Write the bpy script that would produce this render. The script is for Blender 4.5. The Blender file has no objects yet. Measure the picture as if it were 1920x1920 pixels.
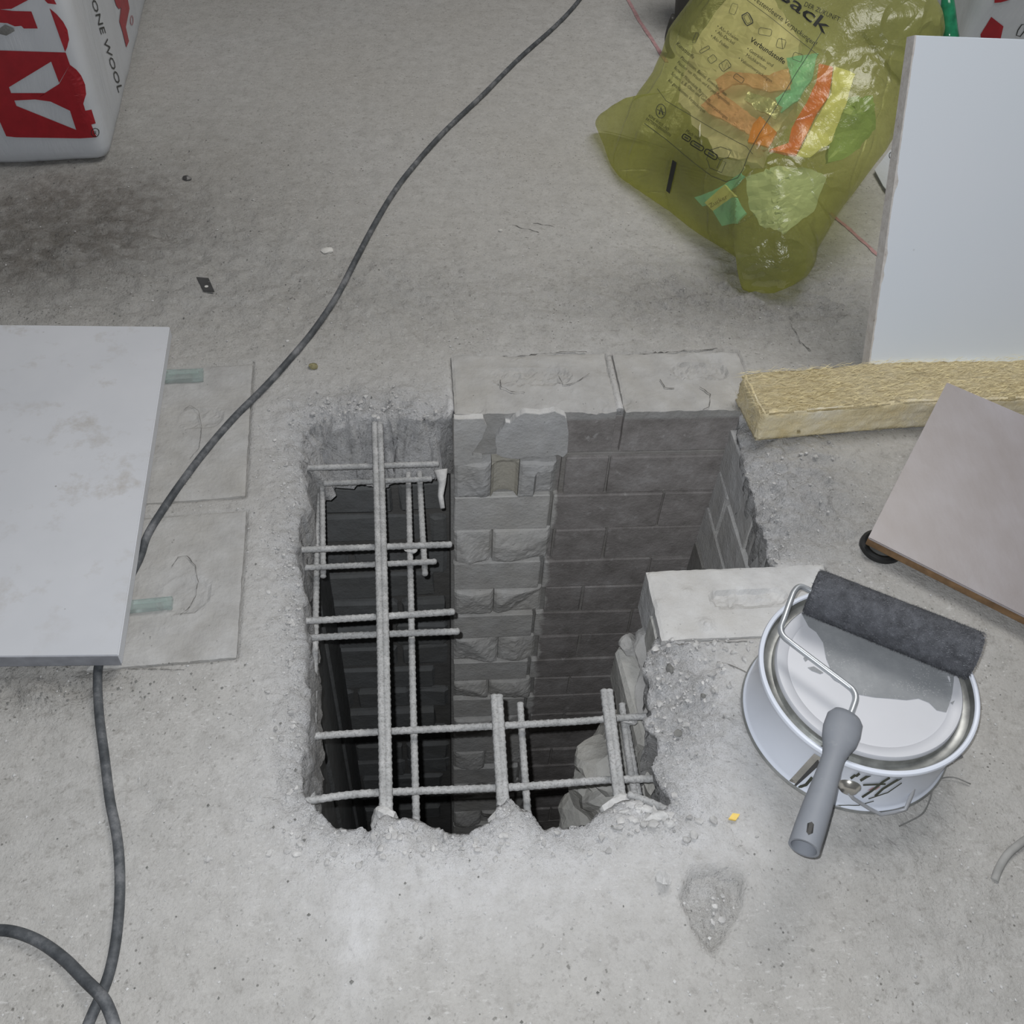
import bpy, bmesh, math, random
import numpy as np
from mathutils import Vector, Matrix
from mathutils import noise as MN
from mathutils.bvhtree import BVHTree
from mathutils.geometry import tessellate_polygon

S = bpy.context.scene
COL = S.collection
random.seed(7)
RNG = np.random.default_rng(11)

# ------------------------------------------------------------------ camera
F_PX, HCAM = 1800.0, 0.975
def _basis(nx=850.0, ny=2600.0, yaw=7.0):
    n = Vector((nx - 960, ny - 960, F_PX)).normalized()      # world down, in camera coords (x right, y down, z forward)
    up = -n
    fw = (Vector((0, 0, 1)) - n * n.z).normalized()
    rt = fw.cross(up)
    a = math.radians(yaw)
    Y = fw * math.cos(a) - rt * math.sin(a)
    X = rt * math.cos(a) + fw * math.sin(a)
    return Matrix((X, Y, up))
RB = _basis()
ORI = Vector((0, 0, HCAM))
camd = bpy.data.cameras.new('camera')
camd.sensor_width = 36.0
camd.lens = F_PX / 1920.0 * 36.0
camd.clip_start = 0.01
camo = bpy.data.objects.new('camera', camd)
COL.objects.link(camo)
r_, d_, f_ = RB.col[0], RB.col[1], RB.col[2]
camo.matrix_world = Matrix(((r_[0], -d_[0], -f_[0], ORI.x), (r_[1], -d_[1], -f_[1], ORI.y),
                            (r_[2], -d_[2], -f_[2], ORI.z), (0, 0, 0, 1)))
S.camera = camo

# ------------------------------------------------------------------ light and exposure
wd = bpy.data.worlds.new('room_light'); S.world = wd
wd.use_nodes = True
wd.node_tree.nodes['Background'].inputs[0].default_value = (0.92, 0.95, 1.0, 1)
wd.node_tree.nodes['Background'].inputs[1].default_value = 0.095
ld = bpy.data.lights.new('phone_flash', 'POINT')
ld.energy = 33.5
ld.color = (0.95, 0.97, 1.0)
ld.shadow_soft_size = 0.003
lo = bpy.data.objects.new('phone_flash', ld); COL.objects.link(lo)
lo.location = ORI - Vector(r_) * 0.013 - Vector(d_) * 0.016 + Vector(f_) * 0.002
ad = bpy.data.lights.new('overhead_fill', 'AREA')
ad.energy = 35.0; ad.size = 1.2; ad.color = (1.0, 0.97, 0.93)
ao = bpy.data.objects.new('overhead_fill', ad); COL.objects.link(ao)
ao.location = (0.95, 1.9, 2.4)  # unseen fill light added overhead to brighten pail, panel, wool and back floor
S.view_settings.view_transform = 'Standard'
S.view_settings.look = 'None'
S.view_settings.gamma = 1.0
S.view_settings.use_curve_mapping = False
S.view_settings.exposure = 0.0

# ------------------------------------------------------------------ geometry helpers
def ray(x, y):
    return (RB @ Vector((x - 960.0, y - 960.0, F_PX))).normalized()
def PZ(x, y, z=0.0):
    d = ray(x, y); return ORI + d * ((z - HCAM) / d.z)
def PY(x, y, Y):
    d = ray(x, y); return ORI + d * (Y / d.y)
def PX(x, y, X):
    d = ray(x, y); return ORI + d * (X / d.x)
def plane_hit(x, y, o, n):
    d = ray(x, y); return ORI + d * ((o - ORI).dot(n) / d.dot(n))

def tag(o, label=None, cat=None, group=None, kind=None):
    if label: o['label'] = label
    if cat: o['category'] = cat
    if group: o['group'] = group
    if kind: o['kind'] = kind
    return o
def mkobj(name, verts, faces, mat=None, parent=None, smooth=False):
    me = bpy.data.meshes.new(name)
    me.from_pydata([tuple(v) for v in verts], [], [tuple(f) for f in faces])
    me.update()
    return link(name, me, mat, parent, smooth)
def link(name, me, mat=None, parent=None, smooth=False):
    o = bpy.data.objects.new(name, me)
    COL.objects.link(o)
    if mat: me.materials.append(mat)
    if smooth: me.polygons.foreach_set('use_smooth', [True] * len(me.polygons))
    if parent: o.parent = parent; o.matrix_parent_inverse = parent.matrix_world.inverted()
    return o
def empty(name, loc):
    o = bpy.data.objects.new(name, None); COL.objects.link(o)
    o.empty_display_size = 0.02
    o.location = loc
    o.matrix_world = Matrix.Translation(loc)
    return o
def bm_obj(name, bm, mat, parent=None, smooth=False):
    bmesh.ops.recalc_face_normals(bm, faces=bm.faces)
    me = bpy.data.meshes.new(name); bm.to_mesh(me); bm.free()
    return link(name, me, mat, parent, smooth)

def _h(ix, iy, s):
    h = (ix.astype(np.int64) * 374761393 + iy.astype(np.int64) * 668265263 + s * 974634221) & 0xffffffff
    h = ((h ^ (h >> 13)) * 1274126177) & 0xffffffff
    h = h ^ (h >> 16)
    return (h & 0xffff) / 65535.0
def vnoise(x, y, s=0):
    x = np.asarray(x, float); y = np.asarray(y, float)
    ix = np.floor(x); iy = np.floor(y); fx = x - ix; fy = y - iy
    fx = fx * fx * (3 - 2 * fx); fy = fy * fy * (3 - 2 * fy)
    a = _h(ix, iy, s); b = _h(ix + 1, iy, s); c = _h(ix, iy + 1, s); d = _h(ix + 1, iy + 1, s)
    return (a + (b - a) * fx) * (1 - fy) + (c + (d - c) * fx) * fy * 1.0
def fbm(x, y, s=0, o=4):
    v = 0; a = 0.5; t = 0
    for i in range(o):
        v = v + a * (vnoise(x, y, s + i * 17) * 2 - 1); t += a
        c, sn = 0.8, 0.6
        x, y = (x * c - y * sn) * 2.03 + 5.1, (x * sn + y * c) * 2.03 - 3.7
        a *= 0.5
    return v / t
def f1(x, y, s=0, o=4):
    v = 0.0; a = 0.5; t = 0.0
    for i in range(o):
        v += a * MN.noise((x, y, s * 3.7 + i * 1.3)); t += a
        x *= 2.03; y *= 2.03; a *= 0.5
    return 1.25 * v / t
def smooth01(e0, e1, v):
    t = np.clip((v - e0) / (e1 - e0), 0, 1); return t * t * (3 - 2 * t)

def rbox(name, x0, x1, y0, y1, z0, z1, mat, parent=None, bev=0.004, jit=0.0012, rot=0.0, seed=0, segs=1, smooth=False):
    """box with worn, bevelled edges"""
    bm = bmesh.new()
    bmesh.ops.create_cube(bm, size=1.0)
    cx, cy, cz = (x0 + x1) / 2, (y0 + y1) / 2, (z0 + z1) / 2
    for v in bm.verts:
        v.co = Vector((v.co.x * (x1 - x0), v.co.y * (y1 - y0), v.co.z * (z1 - z0)))
    bmesh.ops.bevel(bm, geom=list(bm.edges), offset=min(bev, 0.3 * min(x1 - x0, y1 - y0, z1 - z0)), segments=segs, affect='EDGES', profile=0.6)
    rr = random.Random(seed * 7919 + int(abs(x0 * 1000)) + int(abs(z0 * 7000)))
    M = Matrix.Rotation(math.radians(rot), 4, 'Z')
    for v in bm.verts:
        v.co += Vector((rr.uniform(-jit, jit), rr.uniform(-jit, jit), rr.uniform(-jit, jit)))
        v.co = M @ v.co + Vector((cx, cy, cz))
    return bm_obj(name, bm, mat, parent, smooth)

def prism(name, top, thick, mat, parent=None, bev=0.001, down=None):
    """plate from its top corners, thickness along -normal"""
    top = [Vector(p) for p in top]
    n = (top[1] - top[0]).cross(top[2] - top[1]).normalized()
    if down is None:
        down = -n if n.z > 0 else n
    else:
        down = Vector(down)
    bm = bmesh.new()
    a = [bm.verts.new(p) for p in top]
    b = [bm.verts.new(p + down * thick) for p in top]
    k = len(top)
    bm.faces.new(a); bm.faces.new(list(reversed(b)))
    for i in range(k):
        bm.faces.new((a[i], b[i], b[(i + 1) % k], a[(i + 1) % k]))
    bmesh.ops.recalc_face_normals(bm, faces=bm.faces)
    if bev: bmesh.ops.bevel(bm, geom=list(bm.edges), offset=bev, segments=2, affect='EDGES')
    return bm_obj(name, bm, mat, parent)

def catmull(pts, n=8):
    pts = [Vector(p) for p in pts]
    out = []
    P = [pts[0] * 2 - pts[1]] + pts + [pts[-1] * 2 - pts[-2]]
    for i in range(1, len(P) - 2):
        p0, p1, p2, p3 = P[i - 1], P[i], P[i + 1], P[i + 2]
        for k in range(n):
            t = k / n
            out.append(0.5 * ((2 * p1) + (p2 - p0) * t + (2 * p0 - 5 * p1 + 4 * p2 - p3) * t * t + (3 * p1 - p0 - 3 * p2 + p3) * t ** 3))
    out.append(pts[-1])
    return out
def tube_data(path, rad, sides=10, cap=True, rib=None, flat=None):
    """rad: number or list; rib(s, ang) -> extra radius; flat: (a, b) scale along frame axes"""
    path = [Vector(p) for p in path]
    n = len(path)
    V, Fc = [], []
    t0 = (path[1] - path[0]).normalized()
    ref = Vector((0, 0, 1)) if abs(t0.z) < 0.9 else Vector((1, 0, 0))
    u = t0.cross(ref).normalized()
    s = 0.0
    for i, p in enumerate(path):
        t = (path[min(i + 1, n - 1)] - path[max(i - 1, 0)]).normalized()
        u = (u - t * u.dot(t)).normalized()
        w = t.cross(u)
        if i: s += (p - path[i - 1]).length
        r = rad[i] if isinstance(rad, (list, tuple)) else rad
        fa, fb = (flat[i] if isinstance(flat, list) else flat) if flat else (1, 1)
        for k in range(sides):
            a = 2 * math.pi * k / sides
            rr = r + (rib(s, a) if rib else 0)
            V.append(p + u * (math.cos(a) * rr * fa) + w * (math.sin(a) * rr * fb))
    for i in range(n - 1):
        for k in range(sides):
            k2 = (k + 1) % sides
            Fc.append((i * sides + k, i * sides + k2, (i + 1) * sides + k2, (i + 1) * sides + k))
    if cap:
        Fc.append(tuple(reversed(range(sides))))
        Fc.append(tuple((n - 1) * sides + k for k in range(sides)))
    return V, Fc
def tube(name, path, rad, mat, parent=None, sides=10, **k):
    V, Fc = tube_data(path, rad, sides, **k)
    return mkobj(name, V, Fc, mat, parent, True)
def lathe(name, prof, cx, cy, mat, parent=None, n=96, smooth=True, zb=0.0):
    V, Fc = [], []
    m = len(prof)
    for i in range(n):
        a = 2 * math.pi * i / n
        for r, z in prof:
            V.append((cx + r * math.cos(a), cy + r * math.sin(a), zb + z))
    for i in range(n):
        j = (i + 1) % n
        for k in range(m - 1):
            Fc.append((i * m + k, j * m + k, j * m + k + 1, i * m + k + 1))
    o = mkobj(name, V, Fc, mat, parent, smooth)
    bm = bmesh.new(); bm.from_mesh(o.data)
    bmesh.ops.remove_doubles(bm, verts=bm.verts, dist=1e-5)
    bmesh.ops.recalc_face_normals(bm, faces=bm.faces)
    bm.to_mesh(o.data); bm.free()
    if smooth:
        o.data.polygons.foreach_set('use_smooth', [True] * len(o.data.polygons))
        md = o.modifiers.new('edges', 'EDGE_SPLIT'); md.split_angle = math.radians(38)
    return o

def bvh_of(o):
    me = o.data
    M = o.matrix_world
    return BVHTree.FromPolygons([M @ v.co for v in me.vertices], [tuple(p.vertices) for p in me.polygons])
def decal_mesh(name, tris2d, verts2d, bvh, off, mat, parent, maxlen=12.0):
    """flat print: picture-space outline dropped onto the surface it is printed on"""
    bm = bmesh.new()
    vs = [bm.verts.new((x, y, 0)) for x, y in verts2d]
    for t in tris2d:
        try: bm.faces.new([vs[i] for i in t])
        except ValueError: pass
    for _ in range(4):
        long = [e for e in bm.edges if e.calc_length() > maxlen]
        if not long: break
        bmesh.ops.subdivide_edges(bm, edges=long, cuts=1, use_grid_fill=False)
        bmesh.ops.triangulate(bm, faces=bm.faces)
    kill = []
    for v in bm.verts:
        hit = bvh.ray_cast(ORI, ray(v.co.x, v.co.y))
        if hit[0] is None: kill.append(v); continue
        n = hit[1]
        if n.dot(ORI - hit[0]) < 0: n = -n
        v.co = hit[0] + n * off
    if kill: bmesh.ops.delete(bm, geom=kill, context='VERTS')
    me = bpy.data.meshes.new(name); bm.to_mesh(me); bm.free()
    return link(name, me, mat, parent)
def decal_poly(name, poly, bvh, off, mat, parent, maxlen=12.0):
    tr = tessellate_polygon([[Vector((x, y, 0)) for x, y in poly]])
    return decal_mesh(name, tr, poly, bvh, off, mat, parent, maxlen)
def stroke2d(pts, w, closed=False):
    """outline strip of a drawn line -> verts, quads"""
    V, T = [], []
    n = len(pts)
    for i, (x, y) in enumerate(pts):
        a = pts[(i - 1) % n] if (closed or i > 0) else pts[i]
        b = pts[(i + 1) % n] if (closed or i < n - 1) else pts[i]
        dx, dy = b[0] - a[0], b[1] - a[1]
        L = math.hypot(dx, dy) or 1
        V += [(x - dy / L * w / 2, y + dx / L * w / 2), (x + dy / L * w / 2, y - dx / L * w / 2)]
    for i in range(n if closed else n - 1):
        j = (i + 1) % n
        T += [(2 * i, 2 * j, 2 * j + 1), (2 * i, 2 * j + 1, 2 * i + 1)]
    return V, T
def stroke(name, pts, w, bvh, off, mat, parent, closed=False):
    V, T = stroke2d(pts, w, closed)
    return decal_mesh(name, T, V, bvh, off, mat, parent, 10)
def text2d(s, p0, p1, h, bold=0.0):
    """letters as flat outlines between two picture points; h = capital height"""
    cu = bpy.data.curves.new('txt', 'FONT'); cu.body = s; cu.resolution_u = 2
    cu.offset = bold
    o = bpy.data.objects.new('txt', cu); COL.objects.link(o)
    dg = bpy.context.evaluated_depsgraph_get(); dg.update()
    me = o.evaluated_get(dg).to_mesh()
    co = [(v.co.x, v.co.y) for v in me.vertices]
    fs = [tuple(p.vertices) for p in me.polygons]
    o.evaluated_get(dg).to_mesh_clear()
    bpy.data.objects.remove(o); bpy.data.curves.remove(cu)
    W = max(c[0] for c in co)
    dx, dy = p1[0] - p0[0], p1[1] - p0[1]
    L = math.hypot(dx, dy)
    ux, uy = dy / L, -dx / L
    out = [(p0[0] + c[0] / W * dx + c[1] / 0.7 * h * ux, p0[1] + c[0] / W * dy + c[1] / 0.7 * h * uy) for c in co]
    return out, fs
def text(name, s, p0, p1, h, bvh, off, mat, parent, bold=0.0):
    V, T = text2d(s, p0, p1, h, bold)
    return decal_mesh(name, T, V, bvh, off, mat, parent, 30)

# ------------------------------------------------------------------ materials
class NT:
    def __init__(s, name):
        s.m = bpy.data.materials.new(name); s.m.use_nodes = True
        s.t = s.m.node_tree; s.n = s.t.nodes; s.L = s.t.links
        s.b = s.n['Principled BSDF']; s.out = s.n['Material Output']
        s.co = s.n.new('ShaderNodeTexCoord').outputs['Object']
        s.geo = s.n.new('ShaderNodeNewGeometry')
    def link(s, a, b): s.L.new(a, b)
    def noise(s, scale, detail=4, rough=0.55, vec=None, dist=0.0, color=False):
        n = s.n.new('ShaderNodeTexNoise'); n.inputs['Scale'].default_value = scale
        n.inputs['Detail'].default_value = detail; n.inputs['Roughness'].default_value = rough
        n.inputs['Distortion'].default_value = dist
        s.link(vec or s.co, n.inputs['Vector'])
        return n.outputs['Color' if color else 'Fac']
    def voro(s, scale, vec=None, feature='F1', rnd=1.0):
        n = s.n.new('ShaderNodeTexVoronoi'); n.inputs['Scale'].default_value = scale; n.feature = feature
        n.inputs['Randomness'].default_value = rnd
        s.link(vec or s.co, n.inputs['Vector'])
        return n.outputs['Distance']
    def ramp(s, fac, stops):
        n = s.n.new('ShaderNodeValToRGB'); e = n.color_ramp.elements
        while len(e) < len(stops): e.new(0.5)
        for i, (p, c) in enumerate(stops):
            e[i].position = p
            e[i].color = (c, c, c, 1) if not isinstance(c, (tuple, list)) else (*c, 1)
        s.link(fac, n.inputs[0]); return n.outputs[0]
    def mix(s, fac, a, b, mode='MIX'):
        n = s.n.new('ShaderNodeMix'); n.data_type = 'RGBA'; n.blend_type = mode
        for sock, v in ((n.inputs[0], fac), (n.inputs[6], a), (n.inputs[7], b)):
            if isinstance(v, bpy.types.NodeSocket): s.link(v, sock)
            elif isinstance(v, (tuple, list)): sock.default_value = (*v, 1)
            else: sock.default_value = v
        return n.outputs[2]
    def math(s, op, a, b=0.0, clamp=False):
        n = s.n.new('ShaderNodeMath'); n.operation = op; n.use_clamp = clamp
        for sock, v in ((n.inputs[0], a), (n.inputs[1], b)):
            if isinstance(v, bpy.types.NodeSocket): s.link(v, sock)
            else: sock.default_value = v
        return n.outputs[0]
    def attr(s, name):
        n = s.n.new('ShaderNodeAttribute'); n.attribute_name = name; return n.outputs['Fac']
    def mapping(s, scale=(1, 1, 1), rot=(0, 0, 0)):
        n = s.n.new('ShaderNodeMapping'); n.inputs['Scale'].default_value = scale; n.inputs['Rotation'].default_value = rot
        s.link(s.co, n.inputs[0]); return n.outputs[0]
    def bump(s, h, strength=0.5, dist=0.002, prev=None):
        n = s.n.new('ShaderNodeBump'); n.inputs['Strength'].default_value = strength; n.inputs['Distance'].default_value = dist
        s.link(h, n.inputs['Height'])
        if prev: s.link(prev, n.inputs['Normal'])
        return n.outputs[0]
    def set(s, color=None, rough=None, metal=None, spec=None, normal=None):
        for k, v in (('Base Color', color), ('Roughness', rough), ('Metallic', metal), ('Specular IOR Level', spec), ('Normal', normal)):
            if v is None: continue
            if isinstance(v, bpy.types.NodeSocket): s.link(v, s.b.inputs[k])
            elif isinstance(v, (tuple, list)): s.b.inputs[k].default_value = (*v, 1)
            else: s.b.inputs[k].default_value = v
        return s.m

def mat_plain(name, col, rough=0.5, metal=0.0, spec=0.5, var=0.12, scale=60, bump=0.0, bscale=200):
    t = NT(name)
    nz = t.noise(scale, 4)
    lo = tuple(max(c * (1 - var), 0) for c in col); hi = tuple(min(c * (1 + var), 1) for c in col)
    c = t.ramp(nz, [(0.3, lo), (0.7, hi)])
    nm = t.bump(t.noise(bscale, 3), 0.5, bump) if bump else None
    return t.set(c, rough, metal, spec, nm)

def mat_concrete():
    t = NT('rough_concrete')
    big = t.noise(3.0, 5, 0.6)
    mid = t.noise(28, 5, 0.65)
    fine = t.noise(260, 3, 0.6)
    c = t.ramp(mid, [(0.25, (0.385, 0.38, 0.365)), (0.5, (0.46, 0.455, 0.44)), (0.78, (0.53, 0.525, 0.51))])
    c = t.mix(t.ramp(big, [(0.35, 0.0), (0.7, 0.55)]), c, (0.41, 0.395, 0.365))
    c = t.mix(t.ramp(fine, [(0.3, 0.35), (0.52, 0.0)]), c, (0.33, 0.32, 0.305))
    # dark specks and pale grit
    sp = t.math('MULTIPLY', t.ramp(t.voro(85), [(0.07, 1.0), (0.14, 0.0)]), t.ramp(t.noise(22, 2), [(0.5, 0.0), (0.62, 0.85)]))
    c = t.mix(sp, c, (0.13, 0.125, 0.115))
    gp = t.math('MULTIPLY', t.ramp(t.voro(120), [(0.10, 1.0), (0.17, 0.0)]), t.ramp(t.noise(17, 2), [(0.52, 0.0), (0.64, 0.8)]))
    c = t.mix(gp, c, (0.64, 0.63, 0.61))
    cav_shade = t.noise(75, 7, 0.75)
    c = t.mix(t.ramp(cav_shade, [(0.34, 0.75), (0.47, 0.0)]), c, (0.30, 0.29, 0.272))  # darker hollows: shading of the fine relief painted into the colour
    sv = t.mapping((1.0, 2.6, 1.0), (0, 0, 0.15))
    fl = t.math('MULTIPLY', t.ramp(t.noise(95, 4, 0.65, sv), [(0.58, 0.0), (0.68, 0.8)]), t.ramp(t.noise(6, 3), [(0.42, 0.1), (0.6, 1.0)]))
    c = t.mix(fl, c, (0.60, 0.595, 0.58))
    pit = t.math('MULTIPLY', t.ramp(t.noise(170, 2, 0.5), [(0.27, 1.0), (0.34, 0.0)]), t.ramp(t.noise(11, 3), [(0.4, 0.2), (0.6, 1.0)]))
    c = t.mix(pit, c, (0.20, 0.195, 0.18))
    dirt = t.math('MULTIPLY', t.attr('dirt'), t.ramp(t.noise(34, 5, 0.7), [(0.32, 0.25), (0.6, 1.0)]), True)
    c = t.mix(dirt, c, (0.15, 0.135, 0.115))
    dust = t.math('MULTIPLY', t.attr('dust'), t.ramp(t.noise(55, 4, 0.7), [(0.3, 0.45), (0.65, 1.0)]), True)
    c = t.mix(dust, c, (0.70, 0.705, 0.72))
    smo = t.attr('rough')
    h1 = t.noise(70, 6, 0.7)
    h2 = t.noise(330, 3, 0.6)
    pits = t.ramp(t.voro(140), [(0.05, 0.0), (0.25, 1.0)])
    n1 = t.bump(h1, 0.6, 0.004)
    s2 = t.math('MULTIPLY', h1, smo)
    n2 = t.bump(s2, 1.0, 0.009, n1)
    n3 = t.bump(h2, 0.55, 0.0016, n2)
    n4 = t.bump(pits, 0.5, 0.0008, n3)
    return t.set(c, 0.93, 0, 0.25, n4)

def mat_brick(name, soot=False, dark=0.0, tint=(1, 1, 1)):
    t = NT(name)
    P = t.geo.outputs['Position']
    n1 = t.noise(26, 5, 0.6, P); n2 = t.noise(190, 4, 0.6, P); nb = t.noise(7, 4, 0.6, P)
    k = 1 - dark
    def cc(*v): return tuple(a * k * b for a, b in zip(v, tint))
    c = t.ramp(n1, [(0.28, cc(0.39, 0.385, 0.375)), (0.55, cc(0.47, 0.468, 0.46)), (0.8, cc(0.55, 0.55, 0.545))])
    c = t.mix(t.ramp(nb, [(0.4, 0.0), (0.7, 0.45)]), c, cc(0.42, 0.40, 0.355))
    sp = t.math('MULTIPLY', t.ramp(t.voro(110, P), [(0.08, 1.0), (0.15, 0.0)]), t.ramp(t.noise(25, 2, 0.5, P), [(0.55, 0.0), (0.65, 0.7)]))
    c = t.mix(sp, c, cc(0.16, 0.155, 0.15))
    if soot:
        sx = t.n.new('ShaderNodeSeparateXYZ'); t.link(P, sx.inputs[0])
        edge = t.math('ADD', sx.outputs[0], t.math('MULTIPLY', t.math('SUBTRACT', t.noise(24, 4, 0.6, P), 0.5), 0.045))
        mx = t.ramp(t.math('MULTIPLY', t.math('SUBTRACT', edge, 0.150), 10.0, True), [(0.52, 0.0), (0.60, 1.0)])
        mz = t.ramp(t.math('MULTIPLY', t.math('ADD', sx.outputs[2], 0.02), 40.0, True), [(0.05, 1.0), (0.3, 0.0)])
        m = t.math('MULTIPLY', mx, mz)
        sc = t.ramp(t.noise(18, 6, 0.7, P), [(0.3, (0.25, 0.233, 0.222)), (0.55, (0.385, 0.363, 0.354)), (0.75, (0.52, 0.505, 0.50))])
        sc = t.mix(t.ramp(t.noise(48, 5, 0.7, P), [(0.6, 0.0), (0.7, 0.65)]), sc, (0.60, 0.585, 0.58))
        c = t.mix(m, c, sc)
    bb = t.bump(n1, 0.6, 0.006)
    bb = t.bump(n2, 0.55, 0.0022, bb)
    return t.set(c, 0.92, 0, 0.25, bb)

M = {}
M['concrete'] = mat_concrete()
M['brick'] = mat_brick('sand_lime_brick', True, -0.50)
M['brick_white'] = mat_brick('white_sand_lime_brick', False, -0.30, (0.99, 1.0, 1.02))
M['brick_top'] = mat_brick('sand_lime_brick_dusty', False, 0.06)
M['brick_flush'] = mat_brick('flush_floor_brick', True, 0.02)
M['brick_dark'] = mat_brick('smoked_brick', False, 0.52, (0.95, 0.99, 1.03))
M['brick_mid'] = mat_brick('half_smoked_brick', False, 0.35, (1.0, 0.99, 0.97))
M['joint'] = mat_brick('flue_joint', False, 0.2, (1.0, 0.97, 0.95))
M['mortar'] = mat_brick('mortar', True, 0.18)
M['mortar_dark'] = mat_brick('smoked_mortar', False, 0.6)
M['warm_stone'] = mat_brick('warm_stone', False, -0.18, (1.03, 1.0, 0.90))
M['broken'] = mat_brick('broken_stone', False, -0.08, (1.0, 1.0, 0.97))
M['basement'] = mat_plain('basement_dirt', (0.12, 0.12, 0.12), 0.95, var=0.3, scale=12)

def mat_rebar():
    t = NT('dusty_steel')
    a = t.noise(60, 5, 0.65); b = t.noise(420, 3)
    c = t.ramp(a, [(0.3, (0.32, 0.325, 0.325)), (0.5, (0.43, 0.435, 0.435)), (0.75, (0.56, 0.56, 0.56))])
    c = t.mix(t.ramp(b, [(0.35, 0.5), (0.5, 0.0)]), c, (0.17, 0.165, 0.16))
    return t.set(c, 0.8, 0.0, 0.35, t.bump(b, 0.5, 0.0008))
M['rebar'] = mat_rebar()
def mat_cable():
    t = NT('dusty_rubber')
    a = t.noise(30, 5, 0.7)
    c = t.ramp(a, [(0.3, (0.035, 0.04, 0.045)), (0.5, (0.085, 0.092, 0.10)), (0.68, (0.20, 0.205, 0.215))])
    return t.set(c, 0.6, 0, 0.4, t.bump(t.noise(300, 3), 0.4, 0.0006))
M['cable'] = mat_cable()
M['cable_pale'] = mat_plain('floor_coloured_cable', (0.33, 0.33, 0.32), 0.85, var=0.2, scale=40)

def mat_board():
    t = NT('dirty_white_laminate')
    a = t.noise(2.6, 5, 0.6); b = t.noise(14, 6, 0.7); d = t.noise(90, 4, 0.7)
    c = t.ramp(a, [(0.3, (0.57, 0.59, 0.625)), (0.7, (0.69, 0.705, 0.74))])
    c = t.mix(t.math('MULTIPLY', t.ramp(b, [(0.55, 0.0), (0.75, 0.75)]), t.ramp(a, [(0.4, 0.1), (0.62, 1.0)])), c, (0.40, 0.36, 0.30))
    c = t.mix(t.math('MULTIPLY', t.ramp(t.voro(38), [(0.03, 1.0), (0.07, 0.0)]), t.ramp(t.noise(9), [(0.55, 0.0), (0.6, 0.7)])), c, (0.20, 0.18, 0.16))
    return t.set(c, 0.5, 0, 0.3, t.bump(d, 0.1, 0.0005))
M['board'] = mat_board()
M['board_edge'] = mat_plain('grey_edge_band', (0.27, 0.28, 0.31), 0.55, var=0.15)
def mat_panel():
    t = NT('clean_white_melamine')
    a = t.noise(2.2, 3); 
    c = t.ramp(a, [(0.3, (0.80, 0.88, 0.96)), (0.7, (0.85, 0.90, 0.97))])
    c = t.mix(t.math('MULTIPLY', t.ramp(t.voro(30), [(0.025, 1.0), (0.06, 0.0)]), t.ramp(t.noise(7), [(0.55, 0.0), (0.6, 0.5)])), c, (0.35, 0.34, 0.34))
    return t.set(c, 0.42, 0, 0.35)
M['panel'] = mat_panel()
def mat_chip():
    t = NT('raw_chipboard')
    a = t.voro(160); b = t.noise(70, 5, 0.7)
    c = t.ramp(b, [(0.27, (0.34, 0.27, 0.22)), (0.36, (0.60, 0.57, 0.54)), (0.7, (0.74, 0.72, 0.70))])
    return t.set(c, 0.9, 0, 0.2, t.bump(b, 0.8, 0.002))
M['chip'] = mat_chip()
def mat_mauve():
    t = NT('mauve_laminate')
    a = t.noise(4, 4, 0.6); v = t.mapping((6, 1.2, 3), (0, 0, 0.6)); g = t.noise(10, 5, 0.7, v)
    c = t.ramp(a, [(0.3, (0.275, 0.245, 0.24)), (0.5, (0.335, 0.31, 0.32)), (0.7, (0.39, 0.37, 0.40))])
    c = t.mix(t.ramp(g, [(0.35, 0.25), (0.6, 0.0)]), c, (0.25, 0.215, 0.20))
    return t.set(c, 0.33, 0, 0.5, t.bump(t.noise(240, 3), 0.15, 0.0004))
M['mauve'] = mat_mauve()
M['brown_edge'] = mat_plain('brown_hardboard', (0.23, 0.14, 0.07), 0.8, var=0.35, scale=50, bump=0.001)
def mat_wool():
    t = NT('yellow_mineral_wool')
    v = t.mapping((1, 5, 6)); a = t.noise(38, 6, 0.7, v); b = t.noise(9, 4)
    c = t.ramp(a, [(0.25, (0.55, 0.42, 0.20)), (0.5, (0.76, 0.64, 0.37)), (0.75, (0.88, 0.79, 0.56))])
    c = t.mix(t.ramp(b, [(0.4, 0.0), (0.7, 0.6)]), c, (0.88, 0.79, 0.57))
    nm = t.bump(a, 0.9, 0.006)
    nm = t.bump(t.noise(300, 4, 0.7, v), 0.8, 0.002, nm)
    return t.set(c, 0.95, 0, 0.15, nm)
M['wool'] = mat_wool()
def mat_wool_cut():
    t = NT('cut_face_of_mineral_wool')
    a = t.noise(16, 5, 0.6); b = t.noise(160, 4, 0.7)
    c = t.ramp(a, [(0.3, (0.80, 0.66, 0.36)), (0.5, (0.90, 0.80, 0.55)), (0.75, (0.94, 0.88, 0.72))])
    return t.set(c, 0.95, 0, 0.15, t.bump(b, 0.7, 0.003))
M['wool_cut'] = mat_wool_cut()
M['wool_fiber'] = mat_plain('wool_fibre', (0.78, 0.66, 0.40), 0.9, var=0.35, scale=90)
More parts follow.
